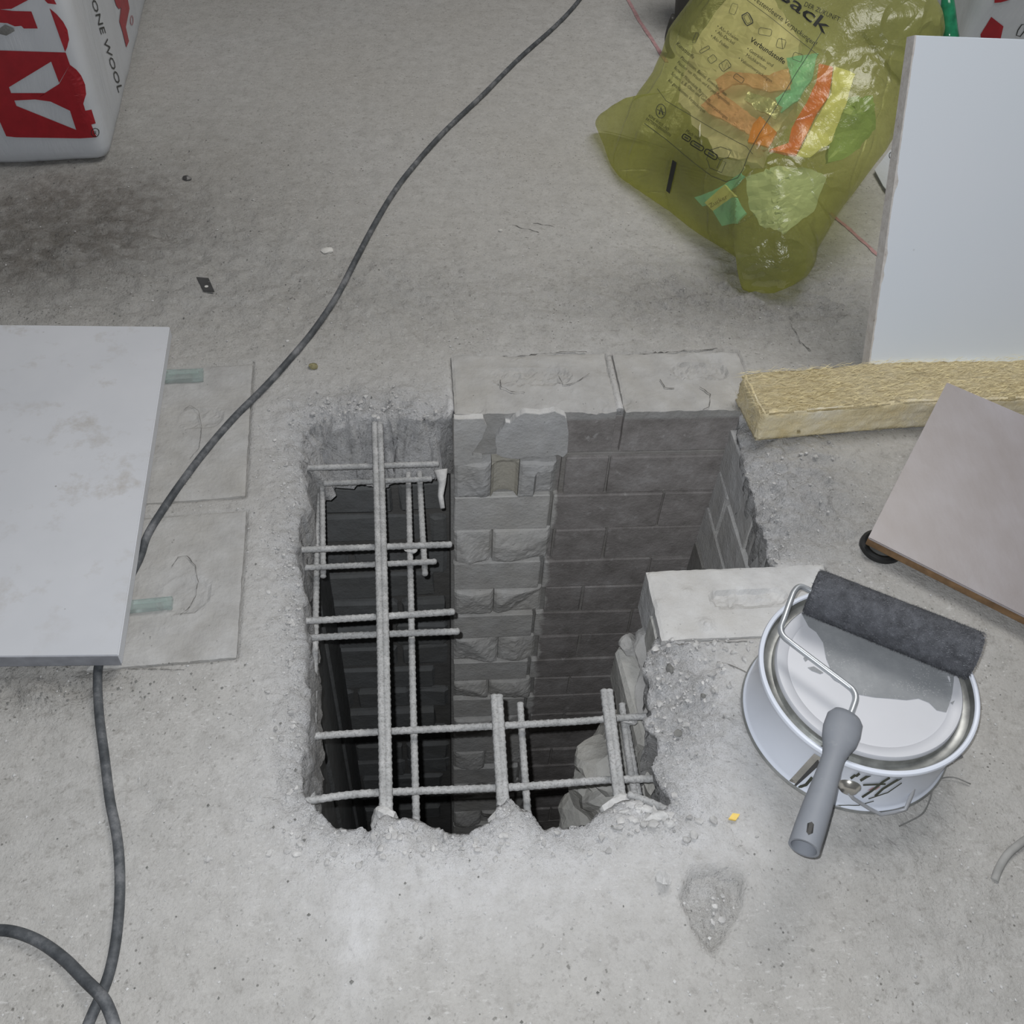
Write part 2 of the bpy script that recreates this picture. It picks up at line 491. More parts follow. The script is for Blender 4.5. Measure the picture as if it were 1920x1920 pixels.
def mat_film(name, col, trans=0.5, rough=0.25, tcol=None, bump=0.006, bscale=9):
    t = NT(name)
    t.n.remove(t.b)
    tr = t.n.new('ShaderNodeBsdfTransparent'); tr.inputs[0].default_value = (*(tcol or col), 1)
    di = t.n.new('ShaderNodeBsdfDiffuse'); di.inputs[0].default_value = (*col, 1)
    tl = t.n.new('ShaderNodeBsdfTranslucent'); tl.inputs[0].default_value = (*col, 1)
    gl = t.n.new('ShaderNodeBsdfGlossy'); gl.inputs['Roughness'].default_value = rough
    gl.inputs[0].default_value = (0.9, 0.9, 0.9, 1)
    v = t.mapping((1, 1, 1), (0.3, 0.5, 0.7))
    hn = t.math('ADD', t.noise(bscale, 5, 0.55, v, 1.2), t.math('MULTIPLY', t.noise(bscale * 5, 4, 0.6, None, 0.8), 0.25))
    rg = t.math('ABSOLUTE', t.math('SUBTRACT', t.noise(bscale * 0.42, 2, 0.5, None, 1.5), 0.5))
    hn = t.math('ADD', hn, t.math('MULTIPLY', t.ramp(rg, [(0.0, 1.0), (0.035, 0.0)]), 0.35))
    nm = t.bump(hn, 1.0, bump)
    for nd in (di, tl, gl): t.link(nm, nd.inputs['Normal'])
    m1 = t.n.new('ShaderNodeMixShader'); m1.inputs[0].default_value = 0.45
    t.link(di.outputs[0], m1.inputs[1]); t.link(tl.outputs[0], m1.inputs[2])
    m2 = t.n.new('ShaderNodeMixShader')
    fac = t.ramp(t.noise(5, 3), [(0.3, max(0.0, 1 - trans - 0.12)), (0.7, min(1.0, 1 - trans + 0.12))])
    t.link(fac, m2.inputs[0]); t.link(tr.outputs[0], m2.inputs[1]); t.link(m1.outputs[0], m2.inputs[2])
    fr = t.n.new('ShaderNodeLayerWeight'); fr.inputs[0].default_value = 0.5
    t.link(nm, fr.inputs['Normal'])
    f4 = t.math('POWER', fr.outputs['Facing'], 4.0)
    m3 = t.n.new('ShaderNodeMixShader'); t.link(t.math('ADD', t.math('MULTIPLY', f4, 0.25), 0.045), m3.inputs[0])
    t.link(m2.outputs[0], m3.inputs[1]); t.link(gl.outputs[0], m3.inputs[2])
    t.link(m3.outputs[0], t.out.inputs[0])
    return t.m
M['bag'] = mat_film('yellow_bag_film', (0.52, 0.54, 0.20), 0.68, 0.25, (0.92, 0.92, 0.62), 0.008, 9)
M['clear_film'] = mat_film('clear_film', (0.5, 0.53, 0.54), 0.45, 0.2, (0.85, 0.88, 0.88))
M['ink'] = mat_plain('black_ink', (0.018, 0.02, 0.016), 0.5)
M['ink_grey'] = mat_plain('thin_ink', (0.06, 0.065, 0.045), 0.6)
def mat_wrap():
    t = NT('white_plastic_wrap')
    v = t.mapping((1, 1, 0.4)); h = t.noise(9, 5, 0.6, v, 0.8)
    c = t.ramp(t.noise(3), [(0.3, (0.50, 0.53, 0.57)), (0.7, (0.60, 0.62, 0.65))])
    return t.set(c, 0.38, 0, 0.4, t.bump(h, 0.8, 0.006))
M['wrap'] = mat_wrap()
M['red_ink'] = mat_plain('red_print', (0.33, 0.012, 0.02), 0.4, var=0.1)
M['pail'] = mat_plain('white_enamel', (0.79, 0.84, 0.94), 0.3, var=0.03, scale=8)
M['lid'] = mat_plain('white_lid', (0.60, 0.615, 0.655), 0.4, var=0.04, scale=10)
M['steel'] = mat_plain('dull_tinplate', (0.40, 0.41, 0.40), 0.4, 0.7, var=0.35, scale=45)
M['tin'] = mat_plain('bright_tin', (0.62, 0.60, 0.55), 0.25, 0.9, var=0.1)
M['wire'] = mat_plain('zinc_wire', (0.52, 0.55, 0.58), 0.35, 0.55, var=0.1)
M['bail'] = mat_plain('painted_wire', (0.42, 0.43, 0.45), 0.5, 0.2, var=0.1)
def mat_smear():
    t = NT('grey_paint_smear')
    a = t.noise(18, 5, 0.7); g = t.voro(420)
    c = t.ramp(a, [(0.3, (0.235, 0.25, 0.265)), (0.6, (0.30, 0.315, 0.33)), (0.8, (0.37, 0.385, 0.40))])
    c = t.mix(t.math('MULTIPLY', t.ramp(g, [(0.2, 1.0), (0.35, 0.0)]), t.ramp(t.noise(26, 2), [(0.52, 0.0), (0.62, 0.5)])), c, (0.55, 0.56, 0.57))
    return t.set(c, 0.6, 0, 0.4, t.bump(t.noise(500, 2), 0.3, 0.0005))
M['smear'] = mat_smear()
M['nap'] = mat_plain('grey_nap', (0.10, 0.105, 0.118), 0.9, var=0.35, scale=70, spec=0.2, bump=0.002, bscale=500)
M['nap_fiber'] = mat_plain('grey_nap_fibre', (0.185, 0.192, 0.21), 0.85, var=0.65, scale=220, spec=0.25)
def mat_grip():
    t = NT('grey_painted_plastic')
    a = t.noise(30, 5, 0.7); b = t.noise(12, 5, 0.6, t.mapping((1, 1, 1)))
    c = t.ramp(b, [(0.3, (0.22, 0.238, 0.27)), (0.7, (0.27, 0.288, 0.32))])
    c = t.mix(t.ramp(a, [(0.62, 0.0), (0.75, 0.5)]), c, (0.36, 0.375, 0.39))
    return t.set(c, 0.55, 0, 0.4, t.bump(a, 0.25, 0.001))
M['grip'] = mat_grip()
M['black'] = mat_plain('black_plastic', (0.014, 0.015, 0.016), 0.45)
M['dark_plastic'] = mat_plain('dark_grey_plastic', (0.045, 0.044, 0.04), 0.5)
M['orange'] = mat_plain('orange_card', (0.85, 0.24, 0.06), 0.5)
M['redor'] = mat_plain('orange_red_plastic', (0.85, 0.14, 0.05), 0.35)
M['pink'] = mat_plain('pink_red_film', (0.92, 0.47, 0.47), 0.3, bump=0.004, bscale=60)
M['teal'] = mat_plain('teal_card', (0.25, 0.72, 0.92), 0.4, var=0.25, scale=25)
M['paleyel'] = mat_plain('pale_yellow_card', (0.82, 0.80, 0.50), 0.5)
M['beige'] = mat_plain('beige_card', (0.86, 0.78, 0.80), 0.55, var=0.15, scale=15)
M['mint'] = mat_plain('pale_green_plastic', (0.62, 0.72, 0.72), 0.4, var=0.15, scale=12)
M['olive'] = mat_plain('dark_green_plastic', (0.30, 0.45, 0.24), 0.4, var=0.2, scale=12)
M['silver'] = mat_plain('crumpled_foil', (0.70, 0.68, 0.68), 0.35, 0.5, var=0.2, scale=60, bump=0.006, bscale=70)
M['green_glass'] = mat_plain('green_bottle_plastic', (0.02, 0.20, 0.10), 0.15, var=0.3)
M['chalk'] = mat_plain('faded_red_chalk', (0.42, 0.25, 0.255), 0.95, var=0.2, scale=70)
M['white_chip'] = mat_plain('white_plaster', (0.66, 0.65, 0.62), 0.9, var=0.1, bump=0.002)
M['grey_stone'] = mat_plain('grey_stone', (0.20, 0.20, 0.19), 0.9, var=0.25, bump=0.002)
M['moss'] = mat_plain('brown_green_crumb', (0.24, 0.22, 0.12), 0.9, var=0.35, scale=200)
M['yellow_bit'] = mat_plain('yellow_plastic', (0.80, 0.58, 0.14), 0.5)
M['dark_metal'] = mat_plain('dark_sheet_metal', (0.10, 0.10, 0.10), 0.45, 0.5)
def mat_glass():
    t = NT('green_edge_glass')
    t.b.inputs['Base Color'].default_value = (0.80, 0.90, 0.87, 1)
    t.b.inputs['Roughness'].default_value = 0.08
    t.b.inputs['Transmission Weight'].default_value = 0.75
    t.b.inputs['IOR'].default_value = 1.5
    t.link(t.bump(t.noise(150, 3), 0.4, 0.001), t.b.inputs['Normal'])
    return t.m
M['glass'] = mat_glass()
M['crack'] = mat_plain('painted_dark_crack', (0.16, 0.155, 0.145), 0.95, var=0.5, scale=200)  # dark of the crack recesses, painted as flat strips
M['rubble'] = mat_plain('concrete_bits', (0.50, 0.497, 0.49), 0.95, var=0.35, scale=70, bump=0.002, bscale=300)
M['dust'] = mat_plain('pale_dust', (0.58, 0.58, 0.575), 0.95, var=0.15, scale=120, bump=0.002, bscale=300)

# ------------------------------------------------------------------ the broken concrete floor
HP = []   # outline of the opening, world x/y
def hp(*pts):
    for x, y in pts:
        p = PZ(x, y); HP.append((p.x, p.y))
def hw(*pts): HP.extend(pts)
hp((566, 800), (582, 786), (610, 780), (640, 786), (672, 778), (706, 785), (745, 777), (790, 783), (825, 776), (846, 778))
hw((0.034, 1.096), (0.150, 1.096), (0.300, 1.096), (0.484, 1.096))
hp((1386, 800), (1396, 840), (1402, 880), (1416, 915), (1424, 960), (1440, 1000), (1446, 1040))
hw((0.456, 0.762), (0.400, 0.758), (0.300, 0.758), (0.292, 0.70))
hp((1216, 1212), (1206, 1250), (1224, 1285), (1212, 1318), (1222, 1338), (1204, 1346), (1212, 1362), (1232, 1384), (1236, 1408), (1222, 1432), (1230, 1446), (1238, 1462),
   (1248, 1486), (1258, 1508), (1244, 1518), (1216, 1506), (1188, 1494), (1172, 1496), (1152, 1502), (1136, 1516), (1118, 1524), (1104, 1538), (1072, 1546), (1040, 1547), (1021, 1549),
   (1008, 1538), (992, 1522), (972, 1508), (957, 1494), (946, 1500), (934, 1506), (928, 1530), (914, 1537), (900, 1549), (874, 1560), (848, 1555), (822, 1545), (792, 1537), (762, 1532),
   (742, 1524), (722, 1526), (706, 1538), (694, 1556), (685, 1548), (676, 1543), (664, 1549), (646, 1547), (630, 1545), (614, 1531), (600, 1516), (588, 1503), (572, 1492),
   (566, 1470), (562, 1440), (566, 1412), (574, 1392), (572, 1340), (574, 1290), (570, 1240), (572, 1190), (566, 1150), (568, 1110), (564, 1075), (552, 1045), (548, 1025), (556, 1000), (560, 975), (562, 955), (574, 940), (576, 915), (568, 880), (562, 840))
HPA = np.array(HP)
# refine with ragged noise where the concrete was broken out by hand
def refine(P):
    out = []
    n = len(P)
    for i in range(n):
        a, b = P[i], P[(i + 1) % n]
        L = np.linalg.norm(b - a); k = max(1, int(L / 0.006))
        straight = (a[1] > 1.09 and b[1] > 1.09) or (0.69 < a[1] < 0.77 and 0.69 < b[1] < 0.77 and a[0] > 0.28 and b[0] > 0.28)
        for j in range(k):
            p = a + (b - a) * j / k
            if not straight:
                nrm = np.array([b[1] - a[1], -(b[0] - a[0])]) / max(L, 1e-9)
                p = p + nrm * (0.0045 * f1(p[0] * 60, p[1] * 60, 3, 3))
            out.append(p)
    return np.array(out)
HR = refine(HPA)

def sdist(x, y, P):
    """signed distance to polygon, positive outside, plus nearest boundary point"""
    best = np.full(x.shape, 1e9); bx = np.zeros_like(x); by = np.zeros_like(x)
    inside = np.zeros(x.shape, bool)
    n = len(P)
    for i in range(n):
        ax, ay = P[i]; cx, cy = P[(i + 1) % n]
        ex, ey = cx - ax, cy - ay
        t = np.clip(((x - ax) * ex + (y - ay) * ey) / (ex * ex + ey * ey + 1e-12), 0, 1)
        qx, qy = ax + t * ex, ay + t * ey
        d = (x - qx) ** 2 + (y - qy) ** 2
        m = d < best
        best[m] = d[m]; bx[m] = qx[m]; by[m] = qy[m]
        if ay != cy:
            cond = ((ay > y) != (cy > y)) & (x < (cx - ax) * (y - ay) / (cy - ay) + ax)
            inside ^= cond
    d = np.sqrt(best); d[inside] *= -1
    return d, bx, by

def lines(segs):
    out = [segs[0][0]]
    for a, b, s in segs:
        k = max(1, int(round((b - a) / s)))
        out += list(a + (b - a) * (np.arange(1, k + 1) / k))
    return np.array(out)
gx = lines([(-4, -1.2, 0.2), (-1.2, -0.5, 0.012), (-0.5, -0.28, 0.006), (-0.28, 0.58, 0.0032), (0.58, 1.2, 0.008), (1.2, 1.8, 0.02), (1.8, 4.2, 0.2)])
gy = lines([(-1.5, 0.15, 0.08), (0.15, 0.4, 0.006), (0.4, 1.15, 0.0032), (1.15, 1.6, 0.006), (1.6, 2.9, 0.012), (2.9, 5.0, 0.15)])
GX, GY = np.meshgrid(gx, gy)
NX, NY = len(gx), len(gy)

BR = []   # recesses for bricks showing in the floor: (cx, cy, half x, half y, rot)
def blob(px, py, r, sy=None):
    p = PZ(px, py)
    return np.exp(-(((GX - p.x) / r) ** 2 + ((GY - p.y) / (sy or r)) ** 2))
def floor_fields():
    x, y = GX, GY
    D = np.full(x.shape, 9.0); BX = x.copy(); BY = y.copy()
    m = (x > -0.5) & (x < 0.75) & (y > 0.25) & (y < 1.35)
    d, bx, by = sdist(x[m], y[m], HR)
    D[m] = d; BX[m] = bx; BY[m] = by
    rough = np.clip(0.75 * blob(1300, 560, 0.22, 0.12) + 0.8 * blob(1520, 560, 0.16, 0.14) + 0.9 * blob(1500, 930, 0.10, 0.14) + 0.9 * blob(1290, 1310, 0.05, 0.10)
                    + 0.35 * blob(750, 560, 0.22, 0.14) + 0.7 * blob(80, 450, 0.2, 0.25) + 0.35 * blob(400, 470, 0.25, 0.3) + 0.25 * blob(1750, 1650, 0.12, 0.12)
                    + 0.6 * blob(700, 760, 0.10, 0.05) + 0.5 * blob(80, 1290, 0.1, 0.05), 0, 1)
    edge = np.exp(-np.clip(D, 0, 9) / 0.028) * (D < 8)
    straight = smooth01(1.05, 1.09, y) * smooth01(0.02, 0.035, x) * smooth01(0.52, 0.49, x)
    straight = np.maximum(straight, smooth01(0.27, 0.285, x) * smooth01(0.66, 0.68, y) * smooth01(0.80, 0.78, y) * (x < 0.54))
    edge = edge * (1 - straight)
    R = np.clip(rough + edge, 0, 1)
    z = 0.0022 * fbm(x * 7, y * 7, 1, 4) + 0.0014 * fbm(x * 45, y * 45, 2, 5)
    rid = np.abs(fbm(x * 26 + y * 9, y * 40 - x * 12, 5, 4))
    z = z + rough * (0.016 * fbm(x * 38 + y * 12, y * 55, 4, 5) + 0.016 * (0.3 - rid))
    z = z + edge * (0.0075 * fbm(x * 85, y * 85, 6, 4) - 0.003)
    q1 = fbm(x * 55, y * 55, 14, 3); q2 = fbm(x * 80 + 3, y * 80, 15, 3)
    rub = np.clip(edge * 0.8 + blob(1290, 1300, 0.05, 0.08) + 0.7 * blob(700, 770, 0.09, 0.03), 0, 1)
    z = z + rub * (0.005 * np.round(q1 * 3.2) / 3.2 * 1.6 + 0.003 * np.round(q2 * 3) / 3)
    # ridges dragged by a trowel right of the flue
    rg = blob(1500, 930, 0.085, 0.12)
    z = z + rg * 0.008 * fbm((x * 1.0 + y * 0.55) * 75, (y - x * 0.5) * 12, 9, 3)
    # chamfer of the ragged edge falling into the opening
    lft = smooth01(-0.02, -0.10, x) * smooth01(0.46, 0.52, y)
    z = z - np.exp(-np.clip(D, 0, 9) / 0.018) * (D < 8) * (0.005 + 0.006 * lft) * (1 - straight)
    rgt = smooth01(0.42, 0.45, x) * smooth01(0.76, 0.80, y) * smooth01(1.12, 1.05, y)
    z = z - np.exp(-np.clip(D, 0, 9) / 0.02) * (D < 8) * 0.012 * rgt
    # triangular chip
    tri = np.array([(PZ(a, b).x, PZ(a, b).y) for a, b in [(1274, 1676), (1300, 1628), (1340, 1626), (1398, 1640), (1392, 1700), (1368, 1745), (1338, 1792), (1300, 1740)]])
    m = (x > 0.15) & (x < 0.4) & (y > 0.25) & (y < 0.5)
    td = np.full(x.shape, 9.0); td[m] = sdist(x[m], y[m], tri)[0]
    ins = smooth01(0.003, -0.004, td)
    z = z + ins * (-0.011 + 0.008 * fbm(x * 90, y * 90, 12, 4))
    R = np.clip(R + 0.5 * ins, 0, 1)
    # small knocks
    for px, py, r, dz in [(1235, 1655, 0.007, 0.006), (1385, 1575, 0.008, -0.003), (1475, 1860, 0.016, -0.003), (1560, 1690, 0.02, -0.003), (930, 640, 0.015, 0.004), (250, 1470, 0.012, -0.004),
                          (280, 1510, 0.01, -0.004), (1190, 1530, 0.016, 0.006), (1150, 1540, 0.02, 0.007), (940, 1545, 0.012, 0.005), (722, 1555, 0.02, 0.006), (1265, 1545, 0.012, 0.005), (755, 1562, 0.012, 0.004)]:
        z = z + dz * blob(px, py, r)
    for cx, cy, hx, hy, rot, dep in BR:
        a = math.radians(rot); u = (x - cx) * math.cos(a) + (y - cy) * math.sin(a); v = -(x - cx) * math.sin(a) + (y - cy) * math.cos(a)
        ins = smooth01(0.0035, -0.0015, np.abs(u) - hx) * smooth01(0.0035, -0.0015, np.abs(v) - hy)
        z = z * (1 - ins) - dep * ins
    dirt = np.clip(0.95 * blob(70, 410, 0.16, 0.17) + 0.8 * blob(20, 470, 0.12, 0.12) + 0.55 * blob(230, 430, 0.13, 0.14) + 0.5 * blob(120, 1280, 0.10, 0.02) + 0.35 * blob(300, 320, 0.3, 0.3)
                   + 0.28 * blob(470, 880, 0.10, 0.12) + 0.35 * blob(1580, 690, 0.10, 0.06) + 0.22 * blob(1600, 1690, 0.05, 0.03) + 0.35 * blob(1350, 1618, 0.03, 0.008) + 0.25 * blob(1402, 1690, 0.006, 0.03), 0, 1)
    dust = np.clip(0.9 * np.exp(-np.clip(D, 0, 9) / 0.05) * (D < 8) + 0.35 * blob(900, 1640, 0.25, 0.08) + 0.8 * blob(1290, 1330, 0.08, 0.14) + 0.6 * blob(1480, 920, 0.08, 0.10) + 0.5 * blob(700, 780, 0.12, 0.05) + 0.4 * blob(670, 1760, 0.02, 0.06), 0, 1)
    return z, D, BX, BY, R, dirt * 0.72, dust

B1 = (-0.344, 1.062, 0.078, 0.143, 4.0)
B2 = (-0.330, 0.774, 0.086, 0.119, 3.5)
BR.append((*B1, 0.007)); BR.append((*B2, 0.007))
BR.append((0.160, 1.1555, 0.1245, 0.0705, 0.5, 0.009)); BR.append((0.402, 1.1555, 0.1045, 0.0705, 0.3, 0.009))
BR.append((0.398, 0.7185, 0.1205, 0.0530, 1.0, 0.012))

Z, D, BX, BY, R, dirt, dust = floor_fields()
sp = 0.0032
VX, VY = GX.copy(), GY.copy()
near = np.abs(D) < 0.6 * sp * 1.3
VX[near] = BX[near]; VY[near] = BY[near]
keepv = (D >= 0) | near
idx = np.arange(NX * NY).reshape(NY, NX)
kf = keepv[:-1, :-1] & keepv[1:, :-1] & keepv[:-1, 1:] & keepv[1:, 1:]
allnear = near[:-1, :-1] & near[1:, :-1] & near[:-1, 1:] & near[1:, 1:]
kf &= ~allnear
quads = np.stack([idx[:-1, :-1][kf], idx[:-1, 1:][kf], idx[1:, 1:][kf], idx[1:, :-1][kf]], axis=1)
used = np.unique(quads)
remap = -np.ones(NX * NY, int); remap[used] = np.arange(len(used))
quads = remap[quads]
FV = np.stack([VX.ravel()[used], VY.ravel()[used], Z.ravel()[used]], axis=1)
att = {'dirt': dirt.ravel()[used], 'dust': dust.ravel()[used], 'rough': R.ravel()[used]}
fD = D.ravel()[used]
# skirt: broken slab face below the ragged edge
e = np.concatenate([quads[:, [0, 1]], quads[:, [1, 2]], quads[:, [2, 3]], quads[:, [3, 0]]])
key = np.sort(e, axis=1); code = key[:, 0].astype(np.int64) * 10_000_000 + key[:, 1]
u, inv, cnt = np.unique(code, return_inverse=True, return_counts=True)
be = e[cnt[inv] == 1]
be = be[(np.abs(fD[be[:, 0]]) < 0.05) & (np.abs(fD[be[:, 1]]) < 0.05)]
bv = np.unique(be)
bi = {int(v): i for i, v in enumerate(bv)}
P0 = FV[bv]
# inward direction (towards the opening) from the signed distance
eps = 0.004
def sd(p): return sdist(p[:, 0], p[:, 1], HR)[0]
gxn = sd(P0[:, :2] + [eps, 0]) - sd(P0[:, :2] - [eps, 0]); gyn = sd(P0[:, :2] + [0, eps]) - sd(P0[:, :2] - [0, eps])
gl_ = np.hypot(gxn, gyn) + 1e-9
INX, INY = -gxn / gl_, -gyn / gl_
xs, ys = P0[:, 0], P0[:, 1]
left = smooth01(0.0, -0.09, xs) * smooth01(0.47, 0.53, ys) * smooth01(1.04, 0.98, ys)
far = smooth01(0.99, 1.03, ys) * smooth01(0.036, 0.012, xs)
right = (xs > 0.20) * (ys < 0.66) * (ys > 0.45)
strt = ((ys > 1.085) & (xs > 0.03)) | ((xs > 0.28) & (ys > 0.69) & (ys < 0.775))
rough_k = np.where(strt, 0.0, 1.0)
rows = [0.0, 0.008, 0.02, 0.034, 0.05, 0.068, 0.088, 0.108, 0.13]
allV = [FV]; base = len(FV)
allF = [tuple(q) for q in quads]
prev = bv.copy()
for j, dz in enumerate(rows[1:], 1):
    t = dz / rows[-1]
    ins = left * 0.005 * t ** 0.6 + far * 0.040 * t - (1 - left) * (1 - far) * (0.004 + 0.012 * t) * rough_k
    ins = ins - right * 0.004 * t
    s_ = (np.arctan2(ys - 0.8, xs - 0.1)) * 9
    nz = fbm(xs * 70 + dz * 60, ys * 70 + dz * 83, 21, 4)
    nz2 = fbm(xs * 60 - dz * 90, ys * 60 + dz * 40, 22, 4)
    ins = ins + rough_k * 0.0075 * nz * (1 + 0.4 * far)
    depth = dz * (1 - 0.30 * far) + rough_k * 0.005 * nz2 * (j > 0)
    row = np.stack([xs + INX * ins, ys + INY * ins, P0[:, 2] - depth], axis=1)
    allV.append(row)
    cur = base + np.arange(len(bv)); base += len(bv)
    for a, b in be:
        ia, ib = bi[int(a)], bi[int(b)]
        allF.append((int(prev[ib]), int(prev[ia]), int(cur[ia]), int(cur[ib])))
    prev = cur
    att['dirt'] = np.concatenate([att['dirt'], np.zeros(len(bv))])
    att['dust'] = np.concatenate([att['dust'], np.maximum(0.85 - 0.5 * t, 0.9 * far)])
    att['rough'] = np.concatenate([att['rough'], np.ones(len(bv))])
AV = np.concatenate(allV)
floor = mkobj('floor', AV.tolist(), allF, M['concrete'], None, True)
for k, v in att.items():
    a = floor.data.attributes.new(k, 'FLOAT', 'POINT'); a.data.foreach_set('value', v.astype(np.float32))
tag(floor, 'rough grey concrete floor broken open around the shaft', None, None, 'structure')
FLOOR_BVH = None
def floor_z(x, y):
    i = int(np.clip(np.searchsorted(gx, x), 1, NX - 1)); j = int(np.clip(np.searchsorted(gy, y), 1, NY - 1))
    return float(Z[j - 1:j + 1, i - 1:i + 1].max())

# ------------------------------------------------------------------ bricks showing in the floor
def top_brick(name, cx, cy, hx, hy, rot, z1, zh, mat, parent, frog=None, seed=0, knob=None, wave=0.0012):
    """brick with a finely modelled upper face (frog, chips) and plain sides"""
    nx, ny = max(10, int(hx * 2 / 0.0045)), max(8, int(hy * 2 / 0.0045))
    a = math.radians(rot); ca, sa = math.cos(a), math.sin(a)
    V, Fc = [], []
    us = np.linspace(-hx, hx, nx + 1); vs = np.linspace(-hy, hy, ny + 1)
    U, W = np.meshgrid(us, vs)
    ex = np.minimum(hx - np.abs(U), hy - np.abs(W))
    zz = z1 + wave * fbm(U * 40 + seed, W * 40, 31 + seed, 4) - 0.0022 * np.exp(-ex / 0.0035) * (1 + 0.7 * fbm(U * 60, W * 60, 35 + seed, 3))
    if frog:
        fu, fv, fw, fh, fd, fr = frog
        q = np.maximum(np.abs(U - fu) - (fw - fh), 0); rr = np.sqrt(q * q + (W - fv) ** 2) - fh
        s = smooth01(0.0025, -0.0025, rr)
        zz = zz + s * (-fd + fr * fbm(U * 150, W * 150, 41, 3)) + 0.0012 * np.exp(-(rr / 0.004) ** 2)
    if knob:
        for ku, kv, kr, kh in knob:
            zz = zz + kh * np.exp(-((U - ku) ** 2 + (W - kv) ** 2) / kr ** 2) * (1 + 0.6 * fbm(U * 130, W * 130, 43, 3))
    ed = 0.002 * fbm(U * 45 + 9, W * 45, 51 + seed, 3)
    rim = np.exp(-ex / 0.003)
    U2 = U - np.sign(U) * rim * np.abs(ed); W2 = W - np.sign(W) * rim * np.abs(ed)
    X = cx + U2 * ca - W2 * sa; Y = cy + U2 * sa + W2 * ca
    V = np.stack([X.ravel(), Y.ravel(), zz.ravel()], axis=1).tolist()
    n1 = nx + 1
    for j in range(ny):
        for i in range(nx):
            Fc.append((j * n1 + i, j * n1 + i + 1, (j + 1) * n1 + i + 1, (j + 1) * n1 + i))
    loop = [i for i in range(n1)] + [j * n1 + nx for j in range(1, ny + 1)] + [ny * n1 + i for i in range(nx - 1, -1, -1)] + [j * n1 for j in range(ny - 1, 0, -1)]
    prevr = loop
    for t in (0.35, 0.7, 1.0):
        b0 = len(V)
        for k in loop:
            x, y, z = V[k]
            V.append((x + 0.0016 * f1(x * 50, z1 * 30 + t * 7, seed), y + 0.0016 * f1(y * 50, t * 9, seed + 3), z1 - zh * t))
        cur = list(range(b0, b0 + len(loop)))
        for k in range(len(loop)):
            k2 = (k + 1) % len(loop)
            Fc.append((prevr[k2], prevr[k], cur[k], cur[k2]))
        prevr = cur
    Fc.append(tuple(reversed(prevr)))
    return mkobj(name, V, Fc, mat, parent, False)
top_brick('brick', *B1, 0.0015, 0.02, M['brick_top'], floor, (0.010, 0.02, 0.030, 0.022, 0.002, 0.002), 1)
top_brick('brick', *B2, 0.0015, 0.02, M['brick_top'], floor, (0.020, -0.02, 0.030, 0.0295, 0.0022, 0.001), 2)

def crack(pl, z, w, parent, seed):
    pts = []
    for a, b in zip(pl[:-1], pl[1:]):
        n_ = max(2, int(math.hypot(b[0] - a[0], b[1] - a[1]) / 4))
        for k in range(n_): pts.append((a[0] + (b[0] - a[0]) * k / n_, a[1] + (b[1] - a[1]) * k / n_))
    pts.append(pl[-1]); V, Fc = [], []
    for i, (x, y) in enumerate(pts):
        x += 2.0 * f1(i * 0.35, seed, 3, 3); y += 2.2 * f1(i * 0.35, seed + 7, 3, 3)
        p = PZ(x, y, z); q = PZ(*pts[min(i + 1, len(pts) - 1)], z); r = PZ(*pts[max(i - 1, 0)], z)
        d = (q - r).normalized(); nn = Vector((-d.y, d.x, 0)); ww = w * max(0.12, 0.6 + 0.9 * f1(i * 0.5, seed + 3, 5, 2))
        for s_ in (-0.5, 0.5):
            v = p + nn * ww * s_
            if z < 0.001: v.z = floor_z(v.x, v.y) + 0.0007
            V.append(v)
    for i in range(len(pts) - 1): Fc.append((2 * i, 2 * i + 1, 2 * i + 3, 2 * i + 2))
    return mkobj('crack', V, Fc, M['crack'], parent)
for k, pl in enumerate([[(868, 673), (930, 668), (1000, 664), (1075, 660), (1100, 662)], [(1140, 668), (1200, 664), (1270, 660), (1345, 656)], [(395, 712), (420, 726), (446, 744)], [(1000, 418), (1040, 425)], [(1480, 612), (1500, 640), (1520, 660)],
                        [(1228, 1215), (1290, 1212)], [(1310, 1207), (1400, 1203)], [(1345, 1240), (1380, 1252), (1400, 1262)], [(960, 420), (990, 430), (1010, 436)], [(240, 1255), (345, 1256)]]):
    crack(pl, 0.0, 0.0018, floor, k * 5.3)
for k, pl in enumerate([[(938, 712), (940, 726), (960, 734), (984, 736)], [(1048, 704), (1056, 722), (1080, 716), (1106, 700)], [(1238, 712), (1246, 726), (1264, 728)], [(1312, 725), (1332, 738), (1330, 762), (1318, 768)]]):
    crack(pl, 0.0048, 0.0020, floor, 90 + k * 5.3)
crack([(322, 1062), (334, 1044), (350, 1042), (366, 1060), (371, 1090), (366, 1120), (352, 1142), (338, 1152)], 0.0036, 0.0016, floor, 150)
crack([(345, 768), (356, 760), (372, 770), (378, 800), (374, 838), (356, 860)], 0.0036, 0.0010, floor, 160)

# ------------------------------------------------------------------ chimney masonry: back wall of the flue
wall_back = rbox('wall_back', 0.030, 0.60, 1.0945, 1.30, -2.6, -0.016, M['mortar'], None, 0.001, 0)
tag(wall_back, 'brick chimney wall on the far side of the shaft', None, None, 'structure')
ZC = [0.0, -0.093, -0.180, -0.268, -0.353, -0.433, -0.511, -0.589, -0.672, -0.742, -0.812]
while ZC[-1] > -1.6: ZC.append(ZC[-1] - 0.078)
top_brick('brick', 0.160, 1.1555, 0.1245, 0.0705, 0.5, 0.0025, 0.086, M['brick_flush'], wall_back, (0.0, 0.012, 0.062, 0.019, 0.0035, 0.005), 4, [(0.03, 0.035, 0.012, -0.004), (-0.09, -0.06, 0.012, -0.006), (0.1, -0.066, 0.02, -0.007), (0.118, 0.03, 0.012, -0.006), (-0.02, 0.068, 0.02, -0.004)], 0.0022)
